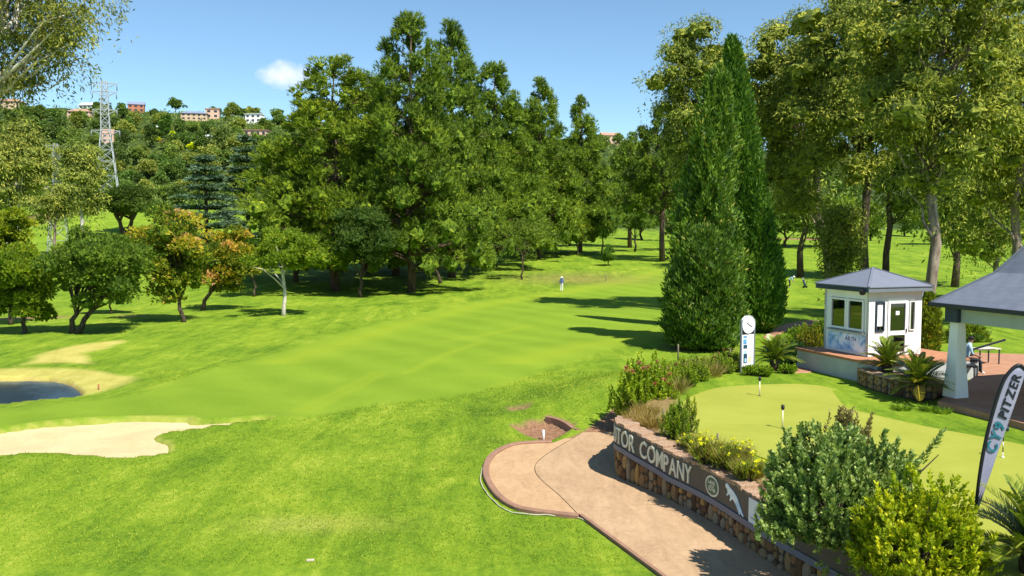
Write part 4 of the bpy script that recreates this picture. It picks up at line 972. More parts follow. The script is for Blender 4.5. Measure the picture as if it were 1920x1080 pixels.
_dg = None
def glyph(ch, bold=.0):
    cu = bpy.data.curves.new('glyph', 'FONT'); cu.body = ch; cu.size = 1.0; cu.offset = bold; cu.resolution_u = 3
    o = bpy.data.objects.new('glyph', cu); COL.objects.link(o)
    dg = bpy.context.evaluated_depsgraph_get(); me = o.evaluated_get(dg).to_mesh()
    vs = [tuple(v.co) for v in me.vertices]; fs = [tuple(p.vertices) for p in me.polygons]
    o.evaluated_get(dg).to_mesh_clear(); bpy.data.objects.remove(o); bpy.data.curves.remove(cu)
    return vs, fs
_gc = {}
def text_layout(s, bold=.02, gap=.09, space=.32):
    """[(char, x0, verts, faces)] with capital height 1, and the total width"""
    res = []; x = 0
    cap = None
    if ('H', bold) not in _gc: _gc[('H', bold)] = glyph('H', bold)
    hv = _gc[('H', bold)][0]; h0 = min(v[1] for v in hv); cap = max(v[1] for v in hv) - h0
    for ch in s:
        if ch == ' ': x += space; continue
        if (ch, bold) not in _gc: _gc[(ch, bold)] = glyph(ch, bold)
        vs, fs = _gc[(ch, bold)]; x0 = min(v[0] for v in vs); w = max(v[0] for v in vs) - x0
        res.append((ch, x, [((v[0] - x0) / cap, (v[1] - h0) / cap) for v in vs], fs, w / cap)); x += w / cap + gap
    return res, x - gap
def solid_glyph(vs2, fs, fmap, dep, name, mat, parent, loc=None):
    """extrude a flat glyph; fmap(u, v, depth) -> point"""
    n = len(vs2); mb = MB(); V = [fmap(u, v, dep) for u, v in vs2] + [fmap(u, v, 0) for u, v in vs2]
    cnt = {}
    for f in fs:
        for a, b in zip(f, f[1:] + f[:1]): cnt[(a, b)] = 1
    mb.add(V, [f for f in fs] + [(a, b, b + n, a + n) for (a, b) in cnt if (b, a) not in cnt])
    me = bpy.data.meshes.new(name); me.from_pydata(mb.v, [], mb.f); me.materials.append(mat)
    return link(name, me, parent, loc)
sC, sY = s_of_px(1203), s_of_px(1301); LH = .45
lay, wid = text_layout('COMPANY', .012); kx = (sC - sY) / wid
def put_word(word, s_start):
    lay, wid = text_layout(word, .012)
    for ch, x, vs, fs, w in lay:
        s0 = s_start - (x + w / 2) * kx; p, t_, n_ = wall_at(s0); z = wtop(p[1]) - .05 - .315
        def fm(u, v, d, w=w, p=p, t_=t_, n_=n_, z=z):
            q = p - t_ * (u - w / 2) * kx + n_ * (.05 + d); return wloc((q[0], q[1], z + (v - .5) * LH))
        solid_glyph(vs, fs, fm, .03, 'letter', M['letter'], sign)
    return wid * kx
put_word('COMPANY', sC)
lay, wm = text_layout('MOTOR', .012); put_word('MOTOR', sC + wm * kx + .22)
# oval emblem, leaping cat emblem and a white notice on the band
def wall_frame(px, zoff):
    s = s_of_px(px); p, t_, n_ = wall_at(s); z = wtop(p[1]) - .05 + zoff
    return lambda u, v, d: wloc((*(p - t_ * u + n_ * (.05 + d)), z + v))
def flat_shape(name, poly, fm, d0, d1, mat, parent):
    n = len(poly); mb = MB(); mb.add([fm(u, v, d1) for u, v in poly] + [fm(u, v, d0) for u, v in poly], [tuple(range(n))] + [(i, (i + 1) % n, n + (i + 1) % n, n + i) for i in range(n)])
    return mb.build(name, mat, parent)
def ell(a, b, n=40, cx=0, cy=0): return [(cx + a * math.cos(2 * math.pi * k / n), cy + b * math.sin(2 * math.pi * k / n)) for k in range(n)]
fm = wall_frame(1340, -.32)
em = flat_shape('emblem', ell(.29, .245), fm, 0, .02, plain('emblem_silver', (.55, .58, .5), .35, .05, spec=.6), sign)
flat_shape('emblem_field', ell(.245, .2), fm, .02, .026, plain('emblem_green', (.05, .11, .07), .4, .1), em)
for txt, yy, hh, xs in (('LAND', .045, .085, -.155), ('ROVER', -.115, .085, -.13)):
    lay, wid = text_layout(txt, .02); kk = .3 / wid
    for ch, x, vs, fs, w in lay:
        solid_glyph(vs, fs, lambda u, v, d, x=x, yy=yy, hh=hh, kk=kk, xs=xs: fm(xs + (x + u) * kk, yy + v * hh, .026 + d), .006, 'letter', M['letter'], em)
bar = [(-.13, -.018), (-.02, .03), (-.02, .006), (.13, .02), (.02, -.03), (.02, -.006)]
flat_shape('emblem_stroke', bar, fm, .026, .031, M['letter'], em)
cat_poly = [(-.42, .20), (-.36, .245), (-.30, .235), (-.24, .20), (-.12, .17), (.02, .13), (.14, .07), (.24, -.02), (.32, -.10), (.40, -.17), (.47, -.24), (.45, -.265), (.36, -.23), (.30, -.20), (.31, -.25), (.27, -.27), (.21, -.20), (.13, -.12), (.05, -.07), (-.04, -.03), (-.10, -.04), (-.16, -.10), (-.20, -.09), (-.17, -.01), (-.19, .03), (-.26, .02), (-.33, -.03), (-.36, -.01), (-.30, .06), (-.33, .12), (-.40, .14)]
fm2 = wall_frame(1381, -.31)
t = NT('emblem_pale_blue'); t.col(t.ramp(t.noise(5, 3, .5, t.obj()), [(.35, (.3, .55, .8)), (.6, (.75, .82, .85))])); t.set(.4, .5)
flat_shape('cat_emblem', [(u * .95, v * 1.05) for u, v in cat_poly], fm2, 0, .018, t.m, sign)
fm3 = wall_frame(1424, -.34)
nt_ = flat_shape('notice', [(-.33, -.27), (.33, -.27), (.33, .27), (-.33, .27)], fm3, 0, .012, plain('notice_white', (.72, .74, .78), .5, .05), sign)
flat_shape('notice_print', [(-.24, -.17), (.2, -.17), (.2, -.12), (-.24, -.12)], fm3, .012, .014, plain('notice_grey', (.4, .42, .45), .5, .1), nt_)
flat_shape('notice_print', ell(.13, .11, 24, .02, .06), fm3, .012, .014, plain('notice_pale_green', (.5, .56, .52), .5, .1), nt_)

# drain inlet beside the path
g0 = G(1045, 808)
mb = MB(); lip = smooth_poly([G(*p)[:2] for p in [(1024, 790), (1040, 793), (1056, 800), (1083, 807)]], 5, False)
me = ribbon('drain_lip', lip, [(-.05, -.25), (-.05, .02), (.05, .04), (.14, .0), (.14, -.25)], M['kerb'], lambda x, y: hz1(x, y + .4) - .02)
tag(link('drain_kerb', me), kind='structure')
def post(name, label, cat, px, py, top, w, mat, parts=None, d=None, group=None):
    b = G(px, py) if d is None else GD(px, d); H = PD(960, top, b[1])[2] - b[2]
    mb = MB(); mb.tube([(0, 0, -.12), (0, 0, H * .97), (0, 0, H)], [w / 2, w / 2, w * .3], 8); o = mb.build(name, mat, None, b); return tag(o, label, cat, group)
post('marker_post', 'short white marker post at the drain beside the cart path', 'post', 1019, 824, 806, .085, M['white_metal'])
M['stake'] = plain('weathered_stake', (.2, .17, .12), .85, .2, 5, .3)
post('stake', 'thin dark stake in the rough beyond the golfer', 'post', 1136, 527, 516, .09, M['stake'])
post('stake', 'short rusty stake on the dry bank beside the pond', 'post', 185, 731, 720, .07, plain('rusty_stake', (.35, .12, .06), .8, .2))
mb = MB(); b = G(582, 1052); mb.box((0, 0, .02), (.16, .05, .045), .2); tag(mb.build('tee_marker', plain('pale_marker', (.5, .42, .32), .6, .1), None, b, bevel=.012), 'small pale marker block lying in the foreground grass', 'marker')

# ------------------------------------------------------------------ kiosk
AX = math.atan2(.32, .948); UU = np.array([math.cos(AX), math.sin(AX)]); VV = np.array([-UU[1], UU[0]])
TER = .8
N0 = PZ(1627, 669, TER)
def uv(o, u, v, z): p = o[:2] + UU * u + VV * v; return (p[0], p[1], z)
SZ = 2.5
k_ = thing('kiosk', 'small white kiosk with a slate-blue pyramid roof on a raised plinth', 'kiosk', tuple(N0), AX)
def wall_rects(mb, axis, off, thick, L, H, holes, mi=0):
    """wall in the plane x=off (axis 'y') or y=off (axis 'x'), with rectangular holes (a0,a1,z0,z1)"""
    xs = sorted({0, L, *[h[0] for h in holes], *[h[1] for h in holes]}); zs = sorted({0, H, *[h[2] for h in holes], *[h[3] for h in holes]})
    for a, b in zip(xs, xs[1:]):
        z0 = None
        for c, d in zip(zs, zs[1:]):
            hole = any(h[0] <= a and b <= h[1] and h[2] <= c and d <= h[3] for h in holes)
            if hole: continue
            ctr = ((a + b) / 2, off, (c + d) / 2) if axis == 'x' else (off, (a + b) / 2, (c + d) / 2)
            sz = (b - a, thick, d - c) if axis == 'x' else (thick, b - a, d - c)
            mb.box(ctr, sz, 0, mi)
def wallmesh(name, axis, off, thick, a0, L, H, holes, mat, parent):
    mb = MB(); wall_rects(mb, axis, off, thick, L, H, holes); me = mb.mesh(name, mat)
    bm = bmesh.new(); bm.from_mesh(me); bmesh.ops.remove_doubles(bm, verts=bm.verts, dist=1e-4)
    seen = {}
    for f in bm.faces: seen.setdefault(tuple(sorted(v.index for v in f.verts)), []).append(f)
    bmesh.ops.delete(bm, geom=[f for q in seen.values() if len(q) > 1 for f in q], context='FACES')
    bm.to_mesh(me); bm.free(); return link(name, me, parent)
KH = 2.42
win = (.22, 2.12, .9, 2.14)
fd = [(.28, .72, .92, 2.08), (.86, 1.80, 0, 2.10), (1.88, 2.16, .92, 2.08)]
wallmesh('wall', 'y', .06, .12, 0, SZ, KH, [win], M['white_wall'], k_)
mb = MB(); wallmesh('wall', 'x', .06, .12, 0, SZ, KH, fd, M['white_wall'], k_).location = (.0, -.001, 0)
wallmesh('wall', 'y', SZ - .06, .12, 0, SZ, KH, [(.5, 2.0, .95, 2.1)], M['white_wall'], k_)
wallmesh('wall', 'x', SZ - .06, .12, 0, SZ, KH, [], M['white_wall'], k_)
mb = MB(); mb.box((SZ / 2, SZ / 2, .01), (SZ - .24, SZ - .24, .02)); mb.build('floor', M['wood'], k_)
mb = MB(); mb.box((1.55, 1.9, .5), (1.2, .5, 1.0)); mb.build('counter', M['wood'], k_, bevel=.01)
mb = MB(); mb.box((1.75, 1.1, 1.0), (.08, .5, 1.9)); mb.build('inner_door', plain('orange_wood', (.5, .24, .09), .5, .2, 5), k_)
# windows on the path side: two white sashes
for j, (y0, y1) in enumerate(((.24, 1.12), (1.2, 2.10))):
    mb = MB(); z0, z1 = .92, 2.12; yc = (y0 + y1) / 2; xx = -.012
    for c, s_ in (((xx, y0 + .035, (z0 + z1) / 2), (.09, .07, z1 - z0)), ((xx, y1 - .035, (z0 + z1) / 2), (.09, .07, z1 - z0)), ((xx, yc, z0 + .04), (.088, y1 - y0 - .14, .08)), ((xx, yc, z1 - .035), (.088, y1 - y0 - .14, .07))): mb.box(c, s_)
    w_ = mb.build('window', M['white_metal'], k_, bevel=.006)
    mb = MB(); mb.box((.0, yc, (z0 + z1) / 2), (.01, y1 - y0 - .13, z1 - z0 - .13)); mb.build('pane', M['glass'], w_)
mb = MB(); mb.box((.02, 1.16, 1.52), (.10, .078, 1.236)); mb.build('mullion', M['white_metal'], k_)
mb = MB(); mb.box((-.05, 1.17, .872), (.2, 2.02, .045)); mb.build('window_sill', M['grey_post'], k_, bevel=.008)
# side lights and door
def frame(name, x0, x1, z0, z1, w, mat, y=-.012, dep=.09):
    mb = MB(); xc, zc = (x0 + x1) / 2, (z0 + z1) / 2
    mb.box((x0 + w / 2, y, zc), (w, dep, z1 - z0)); mb.box((x1 - w / 2, y, zc), (w, dep, z1 - z0)); mb.box((xc, y, z0 + w / 2), (x1 - x0 - 2 * w, dep * .98, w)); mb.box((xc, y, z1 - w / 2), (x1 - x0 - 2 * w, dep * .98, w))
    return mb.build(name, mat, k_)
f1 = frame('side_light', .30, .70, .94, 2.06, .05, M['navy']); mb = MB(); mb.box((.5, .01, 1.5), (.31, .01, 1.03)); mb.build('pane', M['glass'], f1)
mb = MB(); mb.box((.515, -.004, 1.56), (.27, .006, .84)); mb.build('paper', plain('white_paper', (.85, .85, .83), .7, .02), f1)
f2 = frame('side_light', 1.89, 2.15, .94, 2.06, .03, M['white_metal']); mb = MB(); mb.box((2.02, .01, 1.5), (.21, .01, 1.07)); mb.build('pane', M['glass'], f2)
dr = frame('door', .87, 1.79, .02, 2.09, .10, M['white_metal'], -.002, .08)
mb = MB(); mb.box((1.33, -.002, .86), (.72, .076, .16)); mb.build('door_rail', M['white_metal'], dr)
for z0, z1 in ((.12, .78), (.94, 1.99)):
    mb = MB(); mb.box((1.33, .005, (z0 + z1) / 2), (.72, .01, z1 - z0)); mb.build('pane', M['glass'], dr)
mb = MB(); mb.box((1.34, -.006, 1.62), (.17, .006, .15)); mb.build('notice', plain('door_notice', (.85, .85, .83), .7, .02), dr)
mb = MB(); mb.bar((1.73, -.075, .86), (1.73, -.075, 1.02), .025); mb.bar((1.73, -.075, .94), (1.73, -.03, .94), .02); mb.build('handle', M['dark_metal'], dr)
# roof
ov = .26; e0, e1 = -ov, SZ + ov; zc = KH + .005; ap = 3.30
mb = MB(); mb.box((SZ / 2, SZ / 2, KH + .03), (SZ + 2 * ov - .1, SZ + 2 * ov - .1, .04)); mb.build('soffit', M['white_metal'], k_)
for nm, cc, s_ in (('fascia', (SZ / 2, e0 + .02, zc + .12), (SZ + 2 * ov, .04, .2)), ('fascia', (SZ / 2, e1 - .02, zc + .12), (SZ + 2 * ov, .04, .2)), ('fascia', (e0 + .02, SZ / 2, zc + .12), (.04, SZ + 2 * ov - .084, .198)), ('fascia', (e1 - .02, SZ / 2, zc + .12), (.04, SZ + 2 * ov - .084, .198))):
    mb = MB(); mb.box(cc, s_); mb.build(nm, M['navy'] if cc[0] < 0 else M['grey_post'], k_, bevel=.006)  # path-side fascia is dark navy, the other three grey
mb = MB(); zt = zc + .225; q = .03
a = [(e0 - q, e0 - q, zt), (e1 + q, e0 - q, zt), (e1 + q, e1 + q, zt), (e0 - q, e1 + q, zt)]; top = (SZ / 2, SZ / 2, ap)
mb.add(a + [top] + [(x, y, z - .03) for x, y, z in a], [(0, 1, 4), (1, 2, 4), (2, 3, 4), (3, 0, 4), (0, 5, 6, 1), (1, 6, 7, 2), (2, 7, 8, 3), (3, 8, 5, 0), (8, 7, 6, 5)])
rf = mb.build('roof', M['slate'], k_)
for p in a:
    mb = MB(); mb.bar((p[0], p[1], p[2] + .012), (top[0], top[1], top[2] + .012), .09, .03); mb.build('hip_cap', M['slate'], rf)
mb = MB(); mb.tube([(-.1, .25, KH + .08), (-.25, .1, KH + .05)], [.02, .02], 6); mb.tube([(-.22, .13, KH + .1), (-.30, .02, KH + .0)], [.09, .12], 12); mb.build('floodlight', M['dark_metal'], k_)
# blue advertising panel under the window
t = NT('blue_cloud_print'); t.col(t.ramp(t.noise(2.6, 4, .6, t.obj()), [(.36, (.12, .32, .62)), (.5, (.55, .72, .9)), (.62, (.8, .86, .93))])); t.set(.5, .3)
ad = thing('advert_panel', 'pale blue advertising panel below the kiosk windows', 'sign', tuple(N0), AX)
mb = MB(); mb.box((-.025, 1.17, .44), (.03, 2.06, .66)); mb.build('board', t.m, ad)
lay, wid = text_layout('ARTH', .02); kk = .62 / wid
for ch, x, vs, fs, w in lay:
    solid_glyph(vs, fs, lambda u, v, d, x=x: (-.04 - d, 1.22 - (x + u) * kk, .5 + v * .16), .006, 'letter', plain('print_violet', (.12, .12, .3), .6, .1), ad)
mb = MB(); ring = [(-.042, 1.72 + .13 * math.cos(a_), .5 + .13 * math.sin(a_)) for a_ in np.linspace(0, 6.2832, 25)]; mb.tube(ring, .012, 5, cap=False); mb.build('ring_mark', plain('print_grey', (.45, .5, .5), .6, .1), ad)
# plinth
pl = thing('kiosk_plinth', 'grey rendered plinth with terracotta coping under the kiosk', 'plinth', tuple(N0), AX)
mb = MB(); mb.box((1.45, .75, -.52), (4.7, 4.5, .86)); mb.build('base', M['grey_wall'], pl)
mb = MB(); mb.box((1.45, .75, -.052), (4.74, 4.54, .07)); mb.build('paving', M['brick_top'], pl)
x = -1.48
for j in range(12):
    for (cx_, cy_, sx, sy) in ((-.84, -1.5 + .19 + j * .375, .34, .36),):
        mb = MB(); mb.box((cx_, cy_, .0), (sx, sy, .045)); mb.build('coping_tile', M['brick_top'], pl, bevel=.008)
for j in range(12):
    mb = MB(); mb.box((-.47 + j * .375, -1.36, .0), (.36, .3, .045)); mb.build('coping_tile', M['brick_top'], pl, bevel=.008)

# ------------------------------------------------------------------ pavilion
E0 = PZ(1746, 566, 3.22)
pv = thing('pavilion', 'open pavilion with a broad slate-blue hipped roof and flared white pillars', 'pavilion', (E0[0], E0[1], .2), AX)
M['grey_fascia'] = plain('grey_green_fascia', (.36, .41, .39), .7, .08, 2, .1, 50)
FZ = 3.02  # eave above the pavilion floor
LU, LV = 11.0, 9.0
mb = MB()
def rl(d, z): return [(d, -d, z), (LU - d, -d, z), (LU - d, -LV + d, z), (d, -LV + d, z)]
r0, r1, r2 = rl(0, FZ), rl(1.25, FZ + 1.0), rl(4.3, FZ + 5.6)
rb = rl(0, FZ - .05)
mb.add(rb + r0 + r1 + r2, [(i + 4 * k, (i + 1) % 4 + 4 * k, (i + 1) % 4 + 4 * k + 4, i + 4 * k + 4) for k in range(3) for i in range(4)] + [(8 + 4, 8 + 5, 8 + 6, 8 + 7), (0, 1, 2, 3)])
t = NT('slate_sheet_roof'); v = t.obj(); w_ = t.n('ShaderNodeTexWave'); w_.inputs['Scale'].default_value = 2.2; t.l(v, w_.inputs[0])
t.col(t.ramp(t.noise(2.5, 5, .6, v), [(.3, (.155, .17, .215)), (.7, (.205, .22, .265))])); t.set(.45, .4); t.bump(t.math('ADD', t.noise(80, 3, .7, v), w_.outputs[0]), .12, .01)
rf = mb.build('roof', t.m, pv)
for i in range(4):
    mb = MB(); mb.bar(r0[i], r1[i], .12, .05); mb.bar(r1[i], r2[i], .12, .05); mb.build('hip_cap', M['slate'], rf)
mb = MB(); mb.box((LU / 2, -LV / 2, FZ - .09), (LU - .06, LV - .06, .06)); mb.build('soffit', M['grey_wall'], pv)
for c, s_ in (((-.03, -LV / 2, FZ - .07), (.1, LV + .16, .14)), ((LU / 2, .03, FZ - .07), (LU + .16, .1, .138))):
    mb = MB(); mb.box(c, s_); mb.build('gutter', M['dark_metal'], pv, bevel=.02)
ci = .75; cu_ = .36    # pillars stand in from the eave
mb = MB(); mb.box((cu_, -LV / 2, FZ - .36), (.24, LV - 2 * ci, .46)); mb.build('beam', M['grey_fascia'], pv, bevel=.01)
mb = MB(); mb.box((LU / 2, -ci + .02, FZ - .36), (LU - 2 * ci, .236, .458)); mb.build('beam', M['grey_fascia'], pv, bevel=.01)
mb = MB(); mb.box((cu_ - .02, -ci + .02, FZ - .36), (.5, .5, .47)); mb.build('pillar_head', M['navy'], pv, bevel=.01)  # navy colour paints in the shade on the pillar's left side
def pillar(x, y, mat):
    mb = MB(); mb.box((x, y, .42), (.54, .54, .84), 0, 0, .82); mb.box((x, y, 1.63), (.42, .42, 1.6), 0, 0, .74)
    return mb.build('pillar', mat, pv, bevel=.012)
pillar(cu_, -ci, M['white_wall']); pillar(cu_, -LV + ci, M['white_wall']); pillar(ci + 4.4, -ci + .4, M['grey_wall']); pillar(LU - ci, -ci, M['white_wall'])  # back pillar is grey: its shade is put into the colour
# brick-paved terrace under it, and a lower sunny court behind
def paving(name, poly, z, zb, label=None):
    mb = MB(); mb.prism(poly, zb, z); return tag(mb.build(name, M['paver']), kind='structure')
t = NT('brick_pavers'); br = t.n('ShaderNodeTexBrick'); br.inputs['Scale'].default_value = 4.5; br.inputs['Color1'].default_value = (.44, .22, .13, 1); br.inputs['Color2'].default_value = (.36, .17, .10, 1); br.inputs['Mortar'].default_value = (.25, .16, .11, 1); br.inputs['Mortar Size'].default_value = .012
t.l(t.obj(), br.inputs[0]); t.col(t.mix(.35, br.outputs[0], t.ramp(t.noise(2, 5, .6, t.obj()), [(.3, (.28, .14, .08)), (.7, (.55, .32, .2))]))); t.set(.85, .2); t.bump(br.outputs[1], .3, .01); M['paver'] = t.m
pf = [PZ(1758, 752, .2)[:2], PZ(1840, 772, .2)[:2], PZ(1935, 798, .2)[:2], PZ(2100, 850, .2)[:2], np.array((24, 20)), np.array((26, 36)), np.array((17.5, 38)), uv(N0, 3.85, 1.0, 0)[:2], uv(N0, 3.85, -1.5, 0)[:2]]
paving('terrace', [tuple(p) for p in pf], .2, -.35)

# seated person on a bench in the pavilion's shade, further down after the figure builder
# ------------------------------------------------------------------ stone planter
plan = smooth_poly([(12.55, 30.75), (12.5, 29.9), (12.62, 29.0), (12.85, 28.25), (13.25, 27.75), (13.8, 27.6)], 8, False)
pt = thing('stone_planter', 'curved low stone planter wall below the kiosk with a sandy coping', 'planter', (12.7, 29.2, 0)); po = np.array((12.7, 29.2))
mb = MB(); g_ = np.gradient(plan, axis=0); nn = np.stack([-g_[:, 1], g_[:, 0]], 1) / np.linalg.norm(g_, axis=1)[:, None]; tt_ = g_ / np.linalg.norm(g_, axis=1)[:, None]
sgn = 1 if (nn[len(nn) // 2] @ np.array((-1, -.3))) > 0 else -1; nn = nn * sgn
V = []
for p, q in zip(plan, nn):
    for o, z in ((0, -.1), (0, .56), (-.38, .56), (-.38, -.1)): V.append((*(p + q * o - po), z))
n = len(plan); mb.add(V, [(i * 4 + k, i * 4 + (k + 1) % 4, i * 4 + 4 + (k + 1) % 4, i * 4 + 4 + k) for i in range(n - 1) for k in range(4)] + [(0, 1, 2, 3)]); mb.build('core', M['mortar'], pt)
PS = np.concatenate([[0], np.cumsum(np.linalg.norm(np.diff(plan, axis=0), axis=1))])
s = .03
while s < PS[-1] - .1:
    w = rs.uniform(.11, .2); i = int(np.searchsorted(PS, s + w / 2)); i = min(i, n - 1); z = .03
    while z < .52:
        h = rs.uniform(.15, .27); h = min(h, .55 - z)
        if h > .06: stone_piece('stone', pt, (*(plan[i] - po), z + h / 2), tt_[i], nn[i], w * .93, h * .94, rs.uniform(.02, .045), M['stone'])
        z += h
    s += w
s = 0
while s < PS[-1] - .15:
    w = rs.uniform(.3, .45); i = min(int(np.searchsorted(PS, s + w / 2)), n - 1)
    mb = MB(); mb.prism([tuple(tt_[i] * a * w * .97 + nn[i] * o) for a, o in ((-.5, .05), (.5, .05), (.5, -.42), (-.5, -.42))], 0, .06); mb.build('coping_stone', M['coping'], pt, (*(plan[i] - po), .545), bevel=.01); s += w
mb = MB(); inner = [tuple(p - q * .3 - po) for p, q in zip(plan, nn)] + [tuple(np.array((14.6, 28.2)) - po), tuple(np.array((14.6, 30.9)) - po)]; mb.prism(inner, 0, .48); mb.build('soil', plain('planter_soil', (.16, .10, .06), .95, .3, 5, .6, 20), pt)

# ------------------------------------------------------------------ cycads
def frond_mesh(seed, Lf=1.0, nl=44):
    g = np.random.default_rng(seed); lv = Leaves(); s = np.linspace(.08, 1, nl); arch = .28 + .1 * seed
    C = np.stack([s * Lf, np.zeros(nl), s * Lf * .25 - arch * s ** 2.4 * Lf], 1); tan = unit(np.gradient(C, axis=0))
    for sd_ in (-1, 1):
        ll = .22 * Lf * np.sin(np.pi * np.clip(s * .93 + .07, 0, 1)) ** .6 + .03
        D = unit(tan * .75 + np.array([0, sd_ * .8, 0]) + np.array([0, 0, .28]) + g.normal(size=(nl, 3)) * .05)
        S = unit(np.cross(D, np.array([0, 0, 1.0]))); w = .034 * Lf
        mid = C + D * ll[:, None] * .4
        V = np.stack([C, mid + S * w * .5, C + D * ll[:, None], mid - S * w * .5], 1).reshape(-1, 3); lv.add(V, np.arange(4 * nl).reshape(nl, 4), .5 + g.normal(size=nl) * .16 + .18 * s)
    W_ = .014; V = []
    for c in C: V += [c + np.array([0, W_, 0]), c - np.array([0, W_, 0])]
    V = np.array(V); lv.add(V, np.array([(2 * i, 2 * i + 1, 2 * i + 3, 2 * i + 2) for i in range(nl - 1)]), .85)
    return lv.mesh('frond', M['cycad'])
FR = [frond_mesh(k) for k in range(3)]
def cycad(label, loc, Rr, nf=34, trunk=.3, seed=0, tilt=0.0):
    g = random.Random(seed); e = thing('cycad', label, 'cycad', [float(q) for q in loc], 0, 'cycads')
    mb = MB(); mb.tube([(0, 0, -.1), (0, 0, trunk * .5), (0, 0, trunk)], [.17, .2, .15], 12); mb.build('trunk', M['bark_dark'], e)
    for i in range(nf):
        f = i / nf; o = link('frond', FR[i % 3], e, (0, 0, trunk * .95)); sc_ = Rr * g.uniform(.88, 1.1); o.scale = (sc_, sc_, sc_)
        el = R_(86 - 92 * f ** .8) + g.uniform(-.1, .1); o.rotation_euler = (g.uniform(-.2, .2), -el, i * 2.39996 + g.uniform(-.2, .2)); k = g.uniform(.85, 1.2)
        o.color = (k * (1 + .5 * f * (g.random() < .3)), k, k, 1)
    return e
cycad('cycad in the stone planter in front of the kiosk door', (13.35, 30.1, .48), 1.02, 40, .28, 1)
cycad('cycad at the foot of the stone planter, in front of the other one', PZ(1722, 752, 0) + np.array([.0, .05, 0]), 1.12, 42, .55, 2)
cycad('yellowish cycad beside the clock sign', PZ(1452, 694, 0), 1.05, 36, .42, 3)
cycad('large dark cycad cut off by the bottom picture corner', PZ(1935, 1075, 0), 1.15, 40, .35, 4)

# ------------------------------------------------------------------ clock sign
cs0 = PZ(1400.5, 698, 0); nrm = math.atan2(.52, .85)
ck = thing('clock_sign', 'advertising stand with a round white clock above a tall white panel', 'sign', cs0, nrm)
s_ = cs0[1] / F_PX; hw_ = 14.5 * s_ / math.cos(nrm) ; 
for sx in (-1, 1):
    mb = MB(); mb.box((sx * hw_, 0, 98 * s_ / 2), (.07, .07, 98 * s_ + .1)); mb.build('post', M['grey_post'], ck, bevel=.008)
mb = MB(); z0, z1 = 12 * s_, 72 * s_; mb.box((0, -.0, (z0 + z1) / 2), (hw_ * 2 - .075, .05, z1 - z0)); pn = mb.build('panel', plain('panel_white', (.82, .82, .82), .5, .03), ck)
mb = MB(); mb.box((0, .0, z1 + .03), (hw_ * 2 - .075, .05, .05)); mb.build('crossbar', M['dark_metal'], ck)
pw = hw_ * 2 - .08; blue = [plain('print_blue', (.1, .28, .5), .5, .3, 6), plain('print_deep_blue', (.02, .06, .1), .5, .3, 6), plain('print_sky', (.35, .6, .82), .5, .2, 6)]
for (u0, u1, a, b, m_) in ((-.42, -.08, .90, .96, 0), (-.42, -.12, .70, .86, 0), (-.40, -.06, .56, .68, 1), (-.38, -.10, .42, .50, 2), (-.38, -.06, .10, .40, 1), (-.28, -.12, .13, .25, 2)):
    mb = MB(); mb.box(((u0 + u1) / 2 * pw, -.027 - m_ * .002, z0 + (a + b) / 2 * (z1 - z0)), ((u1 - u0) * pw, .004, (b - a) * (z1 - z0))); mb.build('print', blue[m_], pn)
mb = MB(); mb.box((.17 * pw, -.028, z0 + .21 * (z1 - z0)), (.2 * pw, .004, .2 * (z1 - z0))); mb.build('print', plain('print_gold', (.75, .62, .3), .5, .25, 8), pn)
zc = 91 * s_; rr = 16.5 * s_
mb = MB(); mb.tube([(0, .07, zc), (0, -.05, zc)], [rr * 1.0, rr * 1.0], 36, smooth=False); cl = mb.build('clock_face', M['white_metal'], ck, bevel=.01)
mb = MB(); mb.tube([(rr * 1.02 * math.cos(a), -.05, zc + rr * 1.02 * math.sin(a)) for a in np.linspace(0, 2 * math.pi, 37)], .014, 6, cap=False); mb.build('clock_rim', plain('rim_grey', (.5, .52, .55), .4, .05), cl)
for L_, a in ((.13, 2.4), (.2, -.45)):
    mb = MB(); mb.bar((0, -.062, zc), (math.cos(a) * L_, -.062, zc + math.sin(a) * L_), .02, .012); mb.build('clock_hand', M['black'], cl)
mb = MB(); mb.box((0, .02, zc - rr * .5), (hw_ * 2 - .075, .03, rr * 1.2)); mb.build('back_plate', M['dark_metal'], ck)

# ------------------------------------------------------------------ pins on the practice green
def pin(label, px, py, top, striped=False):
    b = PZ(px, py, .016); e = thing('practice_pin', label, 'pin', b, 0, 'pins on the putting green'); H = (py - top) * b[1] / F_PX
    mb = MB()
    if striped:
        for k in range(6):
            mb = MB(); mb.tube([(0, 0, H * k / 6), (0, 0, H * (k + 1) / 6)], .012, 8); mb.build('pole_band', M['black'] if k % 2 else M['white_metal'], e)
        mb = MB(); mb.tube([(.01, 0, H * .98), (.07, -.01, H * .93), (.09, -.015, H * .84)], [.045, .06, .03], 8); mb.build('flag', M['navy'], e)
        mb = MB(); mb.tube([(0, 0, -.005), (0, 0, .03)], .035, 10); mb.build('cup_rim', M['white_metal'], e)
    else:
        mb.tube([(0, 0, -.02), (0, 0, H * .82)], .02, 8); mb.build('pole', plain('cream_pole', (.75, .68, .5), .5, .05), e)
        mb = MB(); mb.tube([(0, 0, H * .8), (0, 0, H * .84), (0, 0, H)], [.035, .05, .045], 10); mb.build('cap', M['black'], e)
        mb = MB(); mb.tube([(0, 0, -.01), (0, 0, .004)], .055, 14); mb.build('hole', M['black'], e)
    return e
pin('black-capped practice pin farther away, nearest the clock sign', 1424, 742, 706)
pin('black-capped practice pin nearer the silvery bush', 1467, 803, 758)
pin('black and white banded practice pin behind the feather banner', 1880, 858, 797, True)

